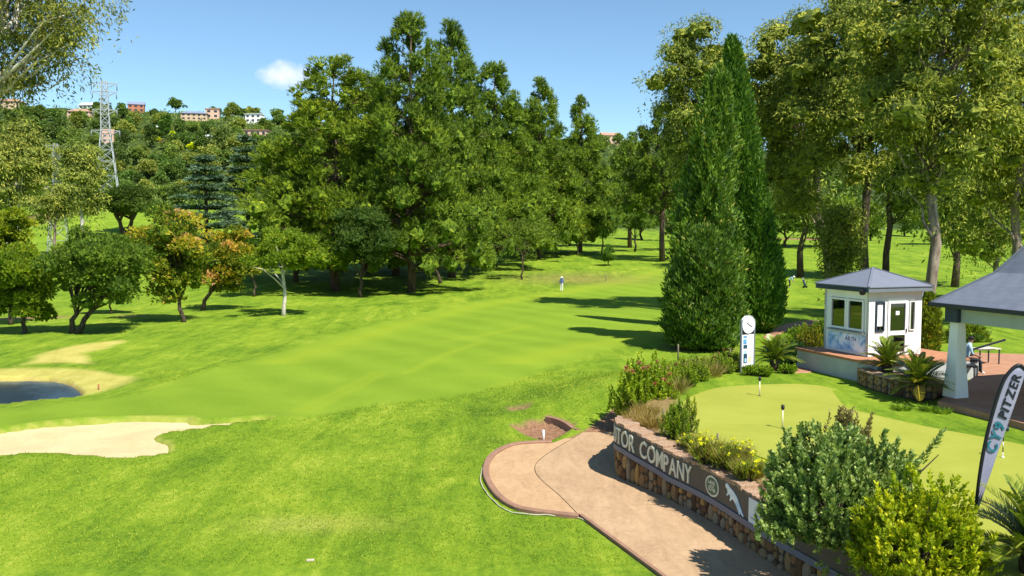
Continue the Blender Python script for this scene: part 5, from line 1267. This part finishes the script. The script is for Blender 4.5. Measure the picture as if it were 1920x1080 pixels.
# ------------------------------------------------------------------ feather banners
def feather(label, base, s_, rz=0.0, group='feather banners'):
    e = thing('feather_banner', label, 'banner', [float(q) for q in base], rz, group)
    P = lambda px, py, y=0.0: np.array([(px - 1822) * s_, y, (1050 - py) * s_])
    pole = smooth_poly([P(*q)[[0, 2]] for q in [(1822, 1056), (1825, 960), (1834, 860), (1848, 780), (1867, 710), (1884, 682), (1899, 673), (1911, 683)]], 6, False)
    mb = MB(); mb.tube([(p[0], 0, p[1]) for p in pole], np.interp(np.arange(len(pole)), [0, 12, len(pole)], [.018, .03, .03]), 8); mb.build('pole', M['black'], e)
    right = smooth_poly([P(*q)[[0, 2]] for q in [(1829, 957), (1836, 935), (1850, 888), (1872, 815), (1893, 748), (1912, 684)]], 6, False)
    ts = np.linspace(0, 1, 26); lft = pole[8:]; li = np.linspace(0, 1, len(lft)); ri = np.linspace(0, 1, len(right)); V = []
    for q in ts:
        a = np.array([np.interp(q, li, lft[:, k]) for k in (0, 1)]); b = np.array([np.interp(q, ri, right[:, k]) for k in (0, 1)])
        for k in range(6):
            f = k / 5; p = a + (b - a) * f; V.append((p[0], .012 * math.sin(f * 3.1) * math.sin(q * 5 + .5), p[1]))
    mb = MB(); mb.add(V, [(i * 6 + k, i * 6 + k + 1, i * 6 + k + 7, i * 6 + k + 6) for i in range(25) for k in range(5)], 0, True)
    t = NT('banner_cloth'); t.col(t.ramp(t.noise(3, 3, .5, t.obj()), [(.3, (.22, .22, .31)), (.7, (.29, .285, .38))])); t.set(.6, .3); sail = mb.build('sail', t.m, e)
    md = sail.modifiers.new('thickness', 'SOLIDIFY'); md.thickness = .006; md.offset = 0
    ang = math.atan2(135, 42); ca, sa = math.cos(ang), math.sin(ang)
    for word, (ox, oy), ln, hh, mat in (('CY9', (1859, 843), 58, 21, plain('teal_print', (.015, .13, .17), .5, .1)), ('PITZER', (1877, 777), 88, 17, plain('black_print', (.012, .012, .018), .5, .1))):
        lay, wid = text_layout(word, .03, .16)
        for ch, x, vs, fs, w in lay:
            def fm(u, v, d, x=x):
                a = (x + u) / wid * ln; b = v * hh + (x + u) * 0 ; a2 = a + b * .18
                return P(ox + a2 * ca - b * sa, oy - a2 * sa - b * ca, -.016 - d)
            solid_glyph(vs, fs, fm, .004, 'letter', mat, sail)
    return e
b0 = PZ(1822, 1050, .016); feather('grey-lilac feather banner with teal and black lettering on the putting green', b0, b0[1] / F_PX)
b1 = GD(1709, 37.0); feather('feather banner mostly hidden behind the kiosk, only its lettered tip showing', (b1[0], b1[1], b1[2]), b0[1] / F_PX * 1.0, .35)

# ------------------------------------------------------------------ shrubs and bedding
def add_shoot(lv, g, tip, d, ls, leaves=26, L=.1, Wd=.035, base_t=.4):
    s = np.linspace(0, 1, leaves); d = unit(np.array(d, float)); P = np.array(tip) - d * ((1 - s) * ls)[:, None]
    rd = rdir(g, leaves); rd = unit(rd - (rd @ d)[:, None] * d); D = unit(rd * .75 + d * (.55 + .5 * s)[:, None])
    V, Q = cards(g, P, D, L * (1.05 - .35 * s), Wd); lv.add(V, Q, base_t + .25 * s + g.normal(size=leaves) * .12)
def shrub(name, label, loc, lv, tr, mats, color=(1, 1, 1), group=None, cat='shrub', bark='bark_dark'):
    return plant(name, label, cat, loc, lv, tr, mats, M[bark], color, group, crown='foliage', trunk='stem')
# silvery bush over the wall, with a stray branch
g = np.random.default_rng(1)
lv, tr = g_shoots(101, 1.45, 1.95, 1350, 30, .3, .105, .05, .75, rx=1.55, z0=-.35, spread=.6, hol=.62, lobe=.12)
for k in range(9):
    a = np.array([1.55 + .05 * k, .1, 1.32 + .07 * k]) + g.normal(size=3) * np.array([.1, .06, .08]); add_shoot(lv, g, a, (.45, 0, .9 + .1 * g.normal()), .34)
tr.tube([(.5, 0, .5), (1.2, .05, .95), (1.55, .1, 1.05), (1.85, .1, 1.35)], [.03, .022, .016, .008], 6, cap=False)
for k in range(60):
    a = g.uniform(0, 6.28); r = g.uniform(.9, 1.35); add_shoot(lv, g, (math.cos(a) * r - .1, math.sin(a) * r, g.uniform(-.55, .25)), (math.cos(a), math.sin(a), .25), .4)
shrub('silvery_bush', 'big silvery-green bush hanging over the end of the wall sign', (6.12, 15.6, .0), lv, tr, M['silver'], (1, 1, 1))
lv, tr = g_shoots(103, .45, 1.15, 60, 34, .55, .11, .034, .95, spread=.22, z0=.35, hol=.4)
shrub('bronze_shrub', 'tall bronze-tipped shoots rising behind the silvery bush', (6.55, 16.45, 1.02), lv, tr, M['bronze'], (1, 1, .95))
lv, tr = g_shoots(102, 1.05, 1.42, 800, 28, .27, .10, .042, .8, rx=1.12, z0=-.1, spread=.65, hol=.55, lobe=.2)
shrub('yellow_green_bush', 'yellow-green feathery bush in front of the silvery one', (6.7, 13.75, .0), lv, tr, M['yellowgreen'], (1.35, 1.25, .8))
post('metal_stake', 'slim grey metal stake standing in the yellow-green bush', 'post', 1738, 1075, 1005, .035, M['galv'], d=13.2)
# shrub with pink flower heads at the far end of the wall
lv, tr = g_shoots(104, 1.15, 2.0, 330, 36, .6, .12, .052, 1.0, rx=1.12, spread=.32, z0=.1, flower=.1, hol=.5)
shrub('flowering_shrub', 'upright leafy shrub with salmon flower heads at the far end of the wall', (4.45, 28.5, -.62), lv, tr, [M['yellowgreen'], M['pink']], (1.0, 1.1, .9))
lv, tr = g_shoots(105, .42, 1.05, 120, 30, .42, .09, .03, 1.0, spread=.3, z0=.1, hol=.4)
shrub('upright_shrub', 'upright green shrub on the wall top above the letters', PZ(1268, 822, 0), lv, tr, M['yellowgreen'], (.72, .85, .8))
lv, tr = g_shoots(106, .25, 1.15, 30, 26, .35, .09, .03, 1.0, spread=.2, z0=.3, hol=.4)
shrub('upright_shrub', 'thin taller shoot shrub beside the upright shrub on the wall top', PZ(1292, 812, 0), lv, tr, M['yellowgreen'], (.9, .95, .8))
for i, (px, py, R0, H0, lab) in enumerate([(1330, 862, .42, .7, 'bushy yellow daisy plant above the last letters of the sign'), (1372, 872, .45, .72, 'yellow daisy plant above the oval emblem'), (1405, 893, .35, .55, 'yellow daisy plant touching the silvery bush'), (1300, 838, .3, .45, 'small yellow daisy plant next to the upright shrub')]):
    lv = g_tuft(110 + i, R0, H0, 620, .022, .5, .03); shrub('daisy_plant', lab, PZ(px, py, .0), lv, None, [M['drygrass'], M['yellowflower']], (.9, 1.0, .65), 'yellow daisies on the wall top', 'plant')
    lv, tr = g_shoots(120 + i, R0 * .9, H0 * .75, 60, 20, .22, .07, .022, .8, spread=.6); shrub('green_herb', 'low green herb among ' + ['the bushy daisies', 'the daisies above the emblem', 'the daisies by the silvery bush', 'the small daisies'][i], PZ(px - 6, py + 4, .0), lv, tr, M['yellowgreen'], (.7, .8, .8), 'herbs on the wall top', 'plant')
for i, (px, py, lab) in enumerate([(1195, 792, 'dry reddish grass tuft right at the wall corner'), (1222, 800, 'dry straw grass tuft behind the wall corner'), (1212, 778, 'dry grass tuft between the flowering shrub and the upright shrub')]):
    lv = g_tuft(130 + i, .4, .55, 420, .014, .6); shrub('grass_tuft', lab, PZ(px, py, .05), lv, None, M['drygrass'], (1.1, .95, .9), 'dry grass tufts on the wall', 'plant')
rg = random.Random(7)
bed = [(1238, 742), (1252, 728), (1262, 738), (1272, 716), (1284, 724), (1296, 708), (1308, 714), (1320, 702), (1333, 706), (1346, 698), (1358, 700), (1370, 694), (1290, 702), (1262, 708), (1335, 696), (1355, 690), (1378, 690), (1238, 722)]
for i, (px, py) in enumerate(bed):
    b = PZ(px, py, 0); b[2] = hz1(b[0], b[1])
    if i % 3 == 2:
        lv = g_tuft(140 + i, .5, .85, 380, .016, .5); shrub('straw_tuft', 'tuft of pale straw grass in the putting green bed, %s along from the wall' % ORD[i // 3], b, lv, None, M['drygrass'], (1.0, .98, .95), 'straw grass in the bed', 'plant')
    else:
        lv, tr = g_shoots(150 + i, .5, .72, 110, 22, .3, .09, .03, .8, spread=.6, flower=.06 if i % 2 else 0); shrub('bed_shrub', 'low yellow-green shrub in the putting green bed, %s along from the wall' % ORD[sum(1 for q in range(i) if q % 3 != 2)], b, lv, tr, [M['yellowgreen'], M['pink']], (.8, .92, .8), 'low shrubs in the bed')
for i, (px, py, lab) in enumerate([(1432, 705, 'low leafy plant at the foot of the clock sign'), (1478, 700, 'low leafy plant below the yellowish cycad'), (1408, 703, 'low leafy plant between the posts of the clock sign')]):
    lv, tr = g_shoots(170 + i, .4, .4, 70, 20, .2, .09, .035, .6, spread=.8); shrub('low_plant', lab, PZ(px, py, 0), lv, tr, M['yellowgreen'], (.7, .9, .75), None, 'plant')
for i, (px, py, R0, H0, mat, colr, lab) in enumerate([(1490, 672, .75, 1.0, 'broadx', (.9, 1, .8), 'grey-green shrub behind the yellowish cycad'), (1518, 655, .7, 1.35, 'yellowgreen', (.8, .62, .6), 'reddish-tipped shrub against the kiosk wall'), (1470, 655, .6, .9, 'yellowgreen', (.8, .95, .7), 'bright green shrub between cypress and kiosk'), (1500, 640, .8, 1.3, 'yellowgreen', (.72, .9, .6), 'leafy green shrub beside the brick path'), (1540, 640, .6, 1.5, 'yellowgreen', (.6, .8, .6), 'tall green shrub hugging the back corner of the kiosk')]):
    b = PZ(px, py + 8, .05); b[2] = hz1(b[0], b[1]); lv, tr = g_shoots(180 + i, R0, H0, 170, 24, .35, .1, .04, .8, spread=.6); shrub('garden_shrub', lab, b, lv, tr, M['silver' if mat == 'broadx' else mat], colr)
for i, (px, py, lab) in enumerate([(1690, 768, 'small leafy plant under the front cycad, on the lawn side'), (1742, 770, 'small leafy plant under the front cycad, on the terrace side'), (1765, 774, 'grassy tuft at the terrace edge')]):
    lv = g_tuft(190 + i, .3, .3, 160, .03, .8); shrub('low_plant', lab, PZ(px, py, 0), lv, None, M['lime'], (.75, .9, .8), None, 'plant')
# conifers between kiosk and pavilion, and seen through the pavilion
for i, (px, d, top, hw, colr, lab) in enumerate([(1741, 38.5, 545, 20, (1.9, 1.35, .9), 'narrow yellow-green conifer between kiosk and pavilion'), (1815, 47, 600, 34, (2.2, 1.5, .9), 'rounded yellow-green conifer seen through the pavilion')]):
    b = GD(px, d); s_ = d / F_PX; H = dims(b, top, 1)[0]; lv, tr = g_cypress(200 + i, H, [(0, .3), (.1, hw * s_), (.5, hw * s_), (.85, hw * .6 * s_), (1, .1)], 5200, .26, .09, .14)
    plant('garden_conifer', lab, 'tree', b, lv, tr, M['cypress'], M['bark_dark'], colr)
broad('grey-green bush seen through the pavilion', 1828, 655, 630, 22, 'broad', (.9, 1, .8), cbf=.05, n=20, per=140, L=.16, Wd=.08, seed=31, d=44, name='round_bush', cat='bush')
# brick path curving behind the garden
BP = smooth_poly([G(*p)[:2] for p in [(1430, 632), (1452, 617), (1480, 606), (1530, 600), (1545, 606), (1500, 614), (1472, 622), (1450, 636)]], 5)
grid_sheet('brick_path', BP, lambda x, y, sd: hz(x, y) + np.where(sd > 0, .03, -.25), M['paver'], .12, .25)
SP = smooth_poly([G(*p)[:2] for p in [(1476, 694), (1500, 688), (1524, 684), (1530, 696), (1505, 700), (1485, 699)]], 4)
grid_sheet('stepping_path', SP, lambda x, y, sd: hz(x, y) + np.where(sd > 0, .03, -.25), M['paver'], .1, .2)
# garden fence posts
for i, (px, py, top, w, lab) in enumerate([(1273, 668, 645, .07, 'wooden fence post in front of the squat cypress'), (1301, 690, 672, .07, 'pale fence post in the straw grass'), (1336, 688, 665, .04, 'thin fence post in the bed between pale and dark posts'), (1371, 688, 654, .05, 'dark fence post nearest the clock sign'), (1350, 826, 812, .06, 'grey stub post behind the daisies'), (1411, 852, 838, .06, 'grey stub post beside the silvery bush'), (1247, 792, 768, .045, 'thin post behind the upright shrub')]):
    post('fence_post', lab, 'post', px, py, top, w, M['stake'], d=PZ(px, py, 0)[1])

# ------------------------------------------------------------------ people
def figure(name, label, loc, rz, J, mats_of, hat=None, scale=1.0):
    """J: joint -> (x, y, z, radius); bones listed below; one continuous skinned body"""
    B = [('pelvis', 'belly', 'top'), ('belly', 'chest', 'top'), ('chest', 'neckbase', 'top'), ('neckbase', 'neck', 'skin'), ('neck', 'head', 'skin'), ('head', 'crown', 'skin'), ('head', 'nose', 'skin')]
    for s in 'lr':
        B += [('neckbase', 'sh' + s, 'top'), ('sh' + s, 'el' + s, 'top'), ('el' + s, 'wr' + s, 'skin'), ('wr' + s, 'ha' + s, 'skin'), ('pelvis', 'hi' + s, 'leg'), ('hi' + s, 'kn' + s, 'leg'), ('kn' + s, 'an' + s, 'leg'), ('an' + s, 'to' + s, 'shoe'), ('head', 'ea' + s, 'skin')]
        ha = np.array(J['ha' + s][:3]); wr = np.array(J['wr' + s][:3]); d = unit(ha - wr); sx = np.array([1.0 if s == 'r' else -1.0, 0, 0]); ac = unit(np.cross(d, np.cross(sx, d)) + 1e-6)
        for k in range(5):
            o = (k - 1.5) * .02 if k < 4 else 0; l_ = (.065, .078, .075, .06, .05)[k]
            p = ha + ac * o + d * l_ if k < 4 else wr + d * .04 - ac * .05
            q = p + d * .02 - np.array([0, 0, .012]); J['f%d%s' % (k, s)] = (*p, .009); B.append((('ha' if k < 4 else 'wr') + s, 'f%d%s' % (k, s), 'skin')); J['g%d%s' % (k, s)] = (*q, .007); B.append(('f%d%s' % (k, s), 'g%d%s' % (k, s), 'skin'))
    names = list(J); ix = {n: i for i, n in enumerate(names)}
    me = bpy.data.meshes.new(name); me.from_pydata([J[n][:3] for n in names], [(ix[a], ix[b]) for a, b, _ in B], [])
    o = bpy.data.objects.new(name, me); COL.objects.link(o)
    o.modifiers.new('skin', 'SKIN'); sv = me.skin_vertices[0].data
    for n in names: sv[ix[n]].radius = (J[n][3], J[n][3]); sv[ix[n]].use_root = (n == 'pelvis')
    o.modifiers.new('sub', 'SUBSURF').levels = 1
    dg = bpy.context.evaluated_depsgraph_get(); m2 = bpy.data.meshes.new_from_object(o.evaluated_get(dg)); bpy.data.objects.remove(o)
    keys = ['top', 'skin', 'leg', 'shoe']; m2.materials.clear()
    for k in keys: m2.materials.append(mats_of[k])
    A = np.array([J[a][:3] for a, b, c in B]); E = np.array([J[b][:3] for a, b, c in B]); rr = np.array([(J[a][3] + J[b][3]) / 2 for a, b, c in B]); kk = [keys.index(c) for a, b, c in B]
    for p in m2.polygons:
        c = np.array(p.center); e = E - A; t_ = np.clip(((c - A) * e).sum(1) / np.maximum((e * e).sum(1), 1e-9), 0, 1); dd = np.linalg.norm(c - A - e * t_[:, None], axis=1) / rr
        p.material_index = kk[int(dd.argmin())]; p.use_smooth = True
    pe = thing(name, label, 'person', [float(q) for q in loc], rz); pe.scale = (scale,) * 3
    link('body', m2, pe)
    hx = np.array(J['head'][:3]); up = unit(np.array(J['crown'][:3]) - hx)
    if hat:
        mb = MB(); c = hx + up * .03
        mb.tube([c, c + up * .07, c + up * .115], [.112, .1, .04], 14); 
        if hat[1]: mb.tube([c - up * .006, c + up * .008], [.17, .16], 16)
        mb.build('hat' if hat[1] else 'hair', hat[0], pe)
    return pe
def sym(**k):
    J = {}
    for n, v in k.items():
        if n.endswith('_'): J[n[:-1] + 'l'] = (-v[0], *v[1:]); J[n[:-1] + 'r'] = v
        else: J[n] = v
    return J
M['cl_white'] = plain('white_cotton', (.75, .74, .7), .8, .05); M['cl_blue'] = plain('blue_shirt', (.07, .11, .32), .8, .1); M['cl_sky'] = plain('pale_blue_shirt', (.35, .5, .6), .8, .1); M['cl_dark'] = plain('dark_trousers', (.02, .022, .03), .8, .1); M['hair'] = plain('dark_hair', (.015, .012, .01), .7, .1)
stand = sym(pelvis=(0, 0, .95, .145), belly=(0, 0, 1.1, .135), chest=(0, 0, 1.28, .155), neckbase=(0, 0, 1.46, .08), neck=(0, -.01, 1.53, .055), head=(0, -.025, 1.63, .095), crown=(0, -.015, 1.71, .075), nose=(0, -.125, 1.625, .014), ea_=(.098, -.01, 1.63, .016),
    sh_=(.19, 0, 1.42, .065), el_=(.25, .03, 1.14, .046), wr_=(.17, -.14, .97, .032), ha_=(.12, -.2, .93, .03), hi_=(.095, 0, .9, .1), kn_=(.1, -.02, .5, .068), an_=(.1, .02, .09, .045), to_=(.115, -.13, .045, .036))
figure('person', 'golfer in blue top, white trousers and white sun hat standing on the fairway', G(1053, 547), R_(165), dict(stand), dict(top=M['cl_blue'], skin=M['skin'], leg=M['cl_white'], shoe=M['cl_white']), (M['cl_white'], True), 1.0)
bend = sym(pelvis=(0, .12, .92, .145), belly=(0, .02, 1.06, .135), chest=(0, -.16, 1.18, .155), neckbase=(0, -.32, 1.26, .08), neck=(0, -.38, 1.29, .055), head=(0, -.46, 1.31, .095), crown=(0, -.5, 1.38, .075), nose=(0, -.53, 1.25, .014), ea_=(.098, -.45, 1.32, .016),
    sh_=(.18, -.27, 1.2, .065), el_=(.2, -.34, .93, .046), wr_=(.08, -.42, .72, .032), ha_=(.05, -.44, .65, .03), hi_=(.1, .1, .88, .1), kn_=(.13, .0, .48, .068), an_=(.14, .05, .09, .045), to_=(.15, -.1, .045, .036))
figure('person', 'golfer in a pale shirt and dark trousers bending over beside the cypress', G(1481, 539), R_(60), dict(bend), dict(top=M['cl_sky'], skin=M['skin'], leg=M['cl_dark'], shoe=M['cl_white']), (M['cl_white'], True), 1.0)
sit = sym(pelvis=(0, .05, .55, .15), belly=(0, .04, .7, .14), chest=(0, -.02, .92, .155), neckbase=(0, -.07, 1.1, .08), neck=(0, -.09, 1.17, .055), head=(0, -.13, 1.27, .095), crown=(0, -.12, 1.35, .075), nose=(0, -.23, 1.26, .014), ea_=(.098, -.11, 1.27, .016),
    sh_=(.19, -.05, 1.06, .065), el_=(.24, -.12, .78, .046), wr_=(.12, -.36, .68, .032), ha_=(.08, -.43, .66, .03), hi_=(.1, .02, .54, .1), kn_=(.13, -.42, .54, .07), an_=(.14, -.45, .1, .046), to_=(.15, -.6, .045, .036))
sp = PZ(1812, 700, .2); 
figure('person', 'seated person in a pale blue shirt and dark trousers in the pavilion', (sp[0], sp[1], .2), R_(75), dict(sit), dict(top=M['cl_sky'], skin=M['skin'], leg=M['cl_dark'], shoe=M['cl_white']), (M['hair'], False))
bn = thing('bench', 'dark slatted bench under the seated person', 'bench', (sp[0], sp[1], .2), R_(75))
for k in range(4):
    mb = MB(); mb.box((0, -.16 + k * .12, .385), (1.5, .1, .035)); mb.build('slat', M['dark_metal'], bn, bevel=.006)
for k in range(2):
    mb = MB(); mb.box((0, .34, .6 + k * .16), (1.5, .03, .1)); mb.build('back_slat', M['dark_metal'], bn, bevel=.006)
for sx in (-.65, .65):
    mb = MB(); mb.bar((sx, -.2, 0), (sx, -.2, .37), .05); mb.bar((sx, .3, 0), (sx, .36, .85), .05); mb.bar((sx, -.2, .34), (sx, .3, .34), .04); mb.build('leg', M['dark_metal'], bn)
tb = PZ(1845, 682, .2); te = thing('low_table', 'low pale table beside the seated person', 'table', (tb[0], tb[1], .2), AX)
mb = MB(); mb.box((0, 0, .62), (1.1, .6, .04)); mb.build('top', plain('pale_table', (.6, .55, .45), .6, .1), te, bevel=.006)
for x_, y_ in ((-.5, -.25), (.5, -.25), (.5, .25), (-.5, .25)):
    mb = MB(); mb.bar((x_, y_, 0), (x_, y_, .6), .04); mb.build('leg', M['dark_metal'], te)
rb_ = thing('barrier_rail', 'dark sloping barrier rail behind the seated person', 'rail', (*PZ(1826, 690, .2)[:2], .2), 0)
r0_ = np.array(rb_.location); d0 = r0_[1] + .6
mb = MB(); a_, b_ = PD(1818, 657, d0) - r0_, PD(1885, 637, d0) - r0_; mb.bar(a_, b_, .07); mb.build('rail', M['dark_metal'], rb_)
mb = MB(); mb.bar((a_[0] + .1, a_[1], 0), (a_[0] + .1, a_[1], a_[2]), .09); mb.build('rail_post', M['dark_metal'], rb_)
bg_ = thing('golf_bag', 'dark golf bag on a trolley beside the bending golfer', 'golf bag', G(1510, 540), R_(30))
mb = MB(); mb.tube([(0, 0, .12), (0, .15, .5), (0, .32, .98)], [.12, .13, .14], 12); mb.build('bag', M['navy'], bg_)
for k in range(4):
    mb = MB(); mb.bar((.03 * (k - 1.5), .32, .95), (.05 * (k - 1.5), .42, 1.22), .018); mb.box((.05 * (k - 1.5), .44, 1.24), (.05, .07, .05)); mb.build('club', M['galv'], bg_)
for sx in (-.26, .26):
    mb = MB(); mb.tube([(sx - .03, .05, .14), (sx + .03, .05, .14)], [.14, .14], 16, smooth=False); mb.build('wheel', M['black'], bg_)
mb = MB(); mb.bar((-.26, .05, .14), (.26, .05, .14), .025); mb.bar((0, .05, .14), (0, -.35, 1.0), .03); mb.build('trolley_frame', M['dark_metal'], bg_)

# ------------------------------------------------------------------ pylons
def pylon(label, px, d, top_py, z_lift=0.0):
    b = GD(px, d); H = PD(960, top_py, d)[2] - b[2]; e = thing('pylon', label, 'pylon', b, .35); wb, ww, wt = H * .15, H * .05, H * .028
    def half(t): return float(np.interp(t, [0, .62, .78, 1], [wb, ww, ww * .9, wt])) * .5 * 1.25
    def cor(t): h = half(t); return [(sx * h, sy * h, t * H) for sx, sy in ((-1, -1), (1, -1), (1, 1), (-1, 1))]
    lv_ = [0, .14, .27, .38, .47, .55, .62, .68, .74, .79, .84, .89, .94, 1]; th = .0055 * H
    for k in range(4):
        mb = MB()
        for a, c in zip(lv_, lv_[1:]): mb.bar(cor(a)[k], cor(c)[k], th)
        mb.build('leg', M['galv'], e)
    for a, c in zip(lv_, lv_[1:]):
        mb = MB()
        for k in range(4):
            A, B_ = cor(a), cor(c); mb.bar(A[k], B_[(k + 1) % 4], th * .6); mb.bar(A[(k + 1) % 4], B_[k], th * .6); mb.bar(B_[k], B_[(k + 1) % 4], th * .6)
        mb.build('bracing', M['galv'], e)
    for t, w in ((.62, .1), (.78, .085), (.92, .085), (.985, .09)):
        mb = MB(); hw_ = w * H; h = half(t)
        for sy in (-1, 1): mb.bar((-hw_, 0, t * H), (0, sy * h, t * H), th * .7); mb.bar((hw_, 0, t * H), (0, sy * h, t * H), th * .7); mb.bar((-hw_, 0, t * H), (-h, sy * h, (t - .035) * H), th * .6); mb.bar((hw_, 0, t * H), (h, sy * h, (t - .035) * H), th * .6)
        mb.bar((-hw_, 0, t * H), (hw_, 0, t * H), th * .7); arm = mb.build('crossarm', M['galv'], e)
        for sx in (-1, 1):
            mb = MB(); mb.tube([(sx * hw_, 0, t * H), (sx * hw_, 0, t * H - .055 * H)], .004 * H, 6); mb.build('insulator', M['grey_post'], arm)
    return e
pylon('tall lattice pylon rising to the skyline above the dark round tree', 207, 235, 152)
pylon('shorter lattice pylon half hidden by the drooping gums', 114, 150, 270)

# ------------------------------------------------------------------ houses on the hill
M['h_tan'] = plain('tan_render', (.55, .40, .26), .8, .1, .3); M['h_white'] = plain('house_white', (.78, .76, .72), .8, .05, .3); M['h_brick'] = plain('red_brick_far', (.42, .17, .10), .85, .15, .5); M['h_pink'] = plain('salmon_render', (.6, .40, .29), .8, .1, .3); M['h_dark'] = plain('dark_window', (.03, .035, .045), .2, .1)
M['r_blue'] = plain('blue_grey_roof', (.2, .23, .32), .6, .1, .5); M['r_red'] = plain('red_tile_roof', (.42, .24, .16), .8, .15, .5); M['r_pale'] = plain('pale_roof', (.6, .62, .66), .6, .1, .5)
def house(label, px, py, w_px, h_px, wall_m, roof_m, roof='hip', rz=0.0, storeys=2, wing=0.0):
    b = G(px, py); d = b[1]; w = w_px * d / F_PX; h = h_px * d / F_PX; dp = w * .6
    e = thing('house', label, 'house', b - np.array([0, 0, .3]), rz)
    rh = h * (.32 if roof != 'flat' else .08); wh = h - rh
    mb = MB(); mb.box((0, 0, wh / 2 - 2), (w, dp, wh + 4)); mb.build('wall', M[wall_m], e)
    mb = MB(); o = .04 * w; x, y = w / 2 + o, dp / 2 + o
    if roof == 'flat': mb.box((0, 0, wh + rh / 2), (2 * x, 2 * y, rh))
    elif roof == 'gable': mb.add([(-x, -y, wh), (x, -y, wh), (x, y, wh), (-x, y, wh), (-x, 0, wh + rh), (x, 0, wh + rh)], [(0, 1, 5, 4), (2, 3, 4, 5), (0, 4, 3), (1, 2, 5), (3, 2, 1, 0)])
    else: mb.add([(-x, -y, wh), (x, -y, wh), (x, y, wh), (-x, y, wh), (-x * .45, 0, wh + rh), (x * .45, 0, wh + rh)], [(0, 1, 5, 4), (2, 3, 4, 5), (0, 4, 3), (1, 2, 5), (3, 2, 1, 0)])
    r = mb.build('roof', M[roof_m], e)
    if wing: mb = MB(); mb.box((w * .62, -dp * .1, wh * wing / 2 - 2), (w * .5, dp * .8, wh * wing + 4)); mb.build('wing', M[wall_m], e)
    nw = max(2, int(w / 3.2)); sh = wh / storeys
    for s in range(storeys):
        for k in range(nw):
            mb = MB(); xx = -w / 2 + w * (k + .5) / nw; mb.box((xx, -dp / 2 - .02, sh * (s + .55)), (w / nw * .45, .1, sh * .45)); mb.build('window', M['h_dark'], e)
    return e
house('tan house with a blue-grey roof on the skyline', 366, 226, 46, 18, 'h_tan', 'r_blue', 'hip', .2)
house('square salmon tower block attached beside the tan skyline house', 399, 222, 24, 18, 'h_pink', 'r_red', 'flat', .2)
house('bright white flat-roofed house on the skyline near the pines', 478, 230, 30, 16, 'h_white', 'r_pale', 'flat', -.1)
house('salmon house with a long low wall below the white house', 482, 257, 42, 13, 'h_pink', 'r_red', 'flat', 0, 1)
house('red brick house on the skyline right of the pylon', 256, 210, 28, 20, 'h_brick', 'r_blue', 'gable', .3)
house('pale house with a white roof left of the skyline palm', 170, 202, 34, 20, 'h_white', 'r_pale', 'gable', -.2)
house('small white house halfway down the hillside', 291, 249, 16, 14, 'h_white', 'r_pale', 'hip', .2, 1)
house('long low house with a pale blue roof in the middle of the hill', 385, 266, 34, 14, 'h_tan', 'r_pale', 'hip', 0, 1)
house('tan house in the hill gap between pines and cypresses', 1143, 268, 34, 20, 'h_pink', 'r_red', 'gable', .2)
house('tan skyline house at the picture edge behind the gums', 20, 205, 46, 20, 'h_tan', 'r_red', 'hip', .1)
house('red-roofed house low on the skyline left of the pylon', 152, 222, 40, 18, 'h_pink', 'r_red', 'hip', .1)
house('tall salmon house seen through the legs of the pylon', 203, 268, 20, 26, 'h_pink', 'r_red', 'gable', .3)
house('low salmon house behind the pylon, under the tall salmon one', 208, 300, 24, 16, 'h_pink', 'r_red', 'flat', .1, 1)
for i, (px, d, w_px, py0, lab) in enumerate([(311, 366, 44, 352, 'low orange brick wall beside the cedars'), (160, 366, 34, 354, 'short red brick wall at the foot of the pylon')]):
    b = G(px, d); d = b[1]; h = PD(960, py0, d)[2] - b[2]; mb = MB(); mb.box((0, 0, h / 2 - .5), (w_px * d / F_PX, .4, h + 1)); w0 = thing('brick_wall', lab, 'wall', b); mb.build('wall', M['h_brick'] if i else M['h_pink'], w0)
    mb = MB(); mb.box((0, 0, h + .1), (w_px * d / F_PX + .3, .6, .22)); mb.build('coping', M['h_tan'], w0)

# ------------------------------------------------------------------ rough grass in the foreground
g = np.random.default_rng(77); n = 125000
y_ = np.exp(g.uniform(math.log(17), math.log(44), n)); x_ = g.uniform(-.66, .30, n) * y_
ok = (sd_poly(x_, y_, PATH_POLY, 3) < -.18) & (sd_poly(x_, y_, BUNKER, 3) < -.1) & (sd_poly(x_, y_, FAIR, 12) < -.3) & (sd_poly(x_, y_, PLATEAU, 10) < -.3) & (sd_poly(x_, y_, PIT, 2) < -.1) & (sd_poly(x_, y_, PIT2, 2) < -.1) & (sd_poly(x_, y_, POND, 6) < -3.2)
x_, y_ = x_[ok], y_[ok]; n = len(x_); z_ = hz(x_, y_); P = np.stack([x_, y_, z_ - .01], 1)
D = unit(g.normal(size=(n, 3)) * np.array([.9, .9, .3]) + np.array([0, 0, .75])); lv = Leaves()
patch = undul(x_ * 3, y_ * 3); V, Q = cards(g, P, D, g.uniform(.04, .085, n) * (y_ / 22) ** .5, g.uniform(.012, .022, n) * (y_ / 22) ** .7); lv.add(V, Q, .5 + g.normal(size=n) * .22 + patch * 1.1)
M['blade'] = leaf_mat('grass_blade', [(0, (.075, .15, .008)), (.5, (.215, .32, .016)), (1, (.46, .48, .06))], .3, .6, .2)
tag(link('rough_grass', lv.mesh('rough_grass', M['blade'])), 'short rough grass blades covering the foreground lawn', 'grass', kind='stuff')
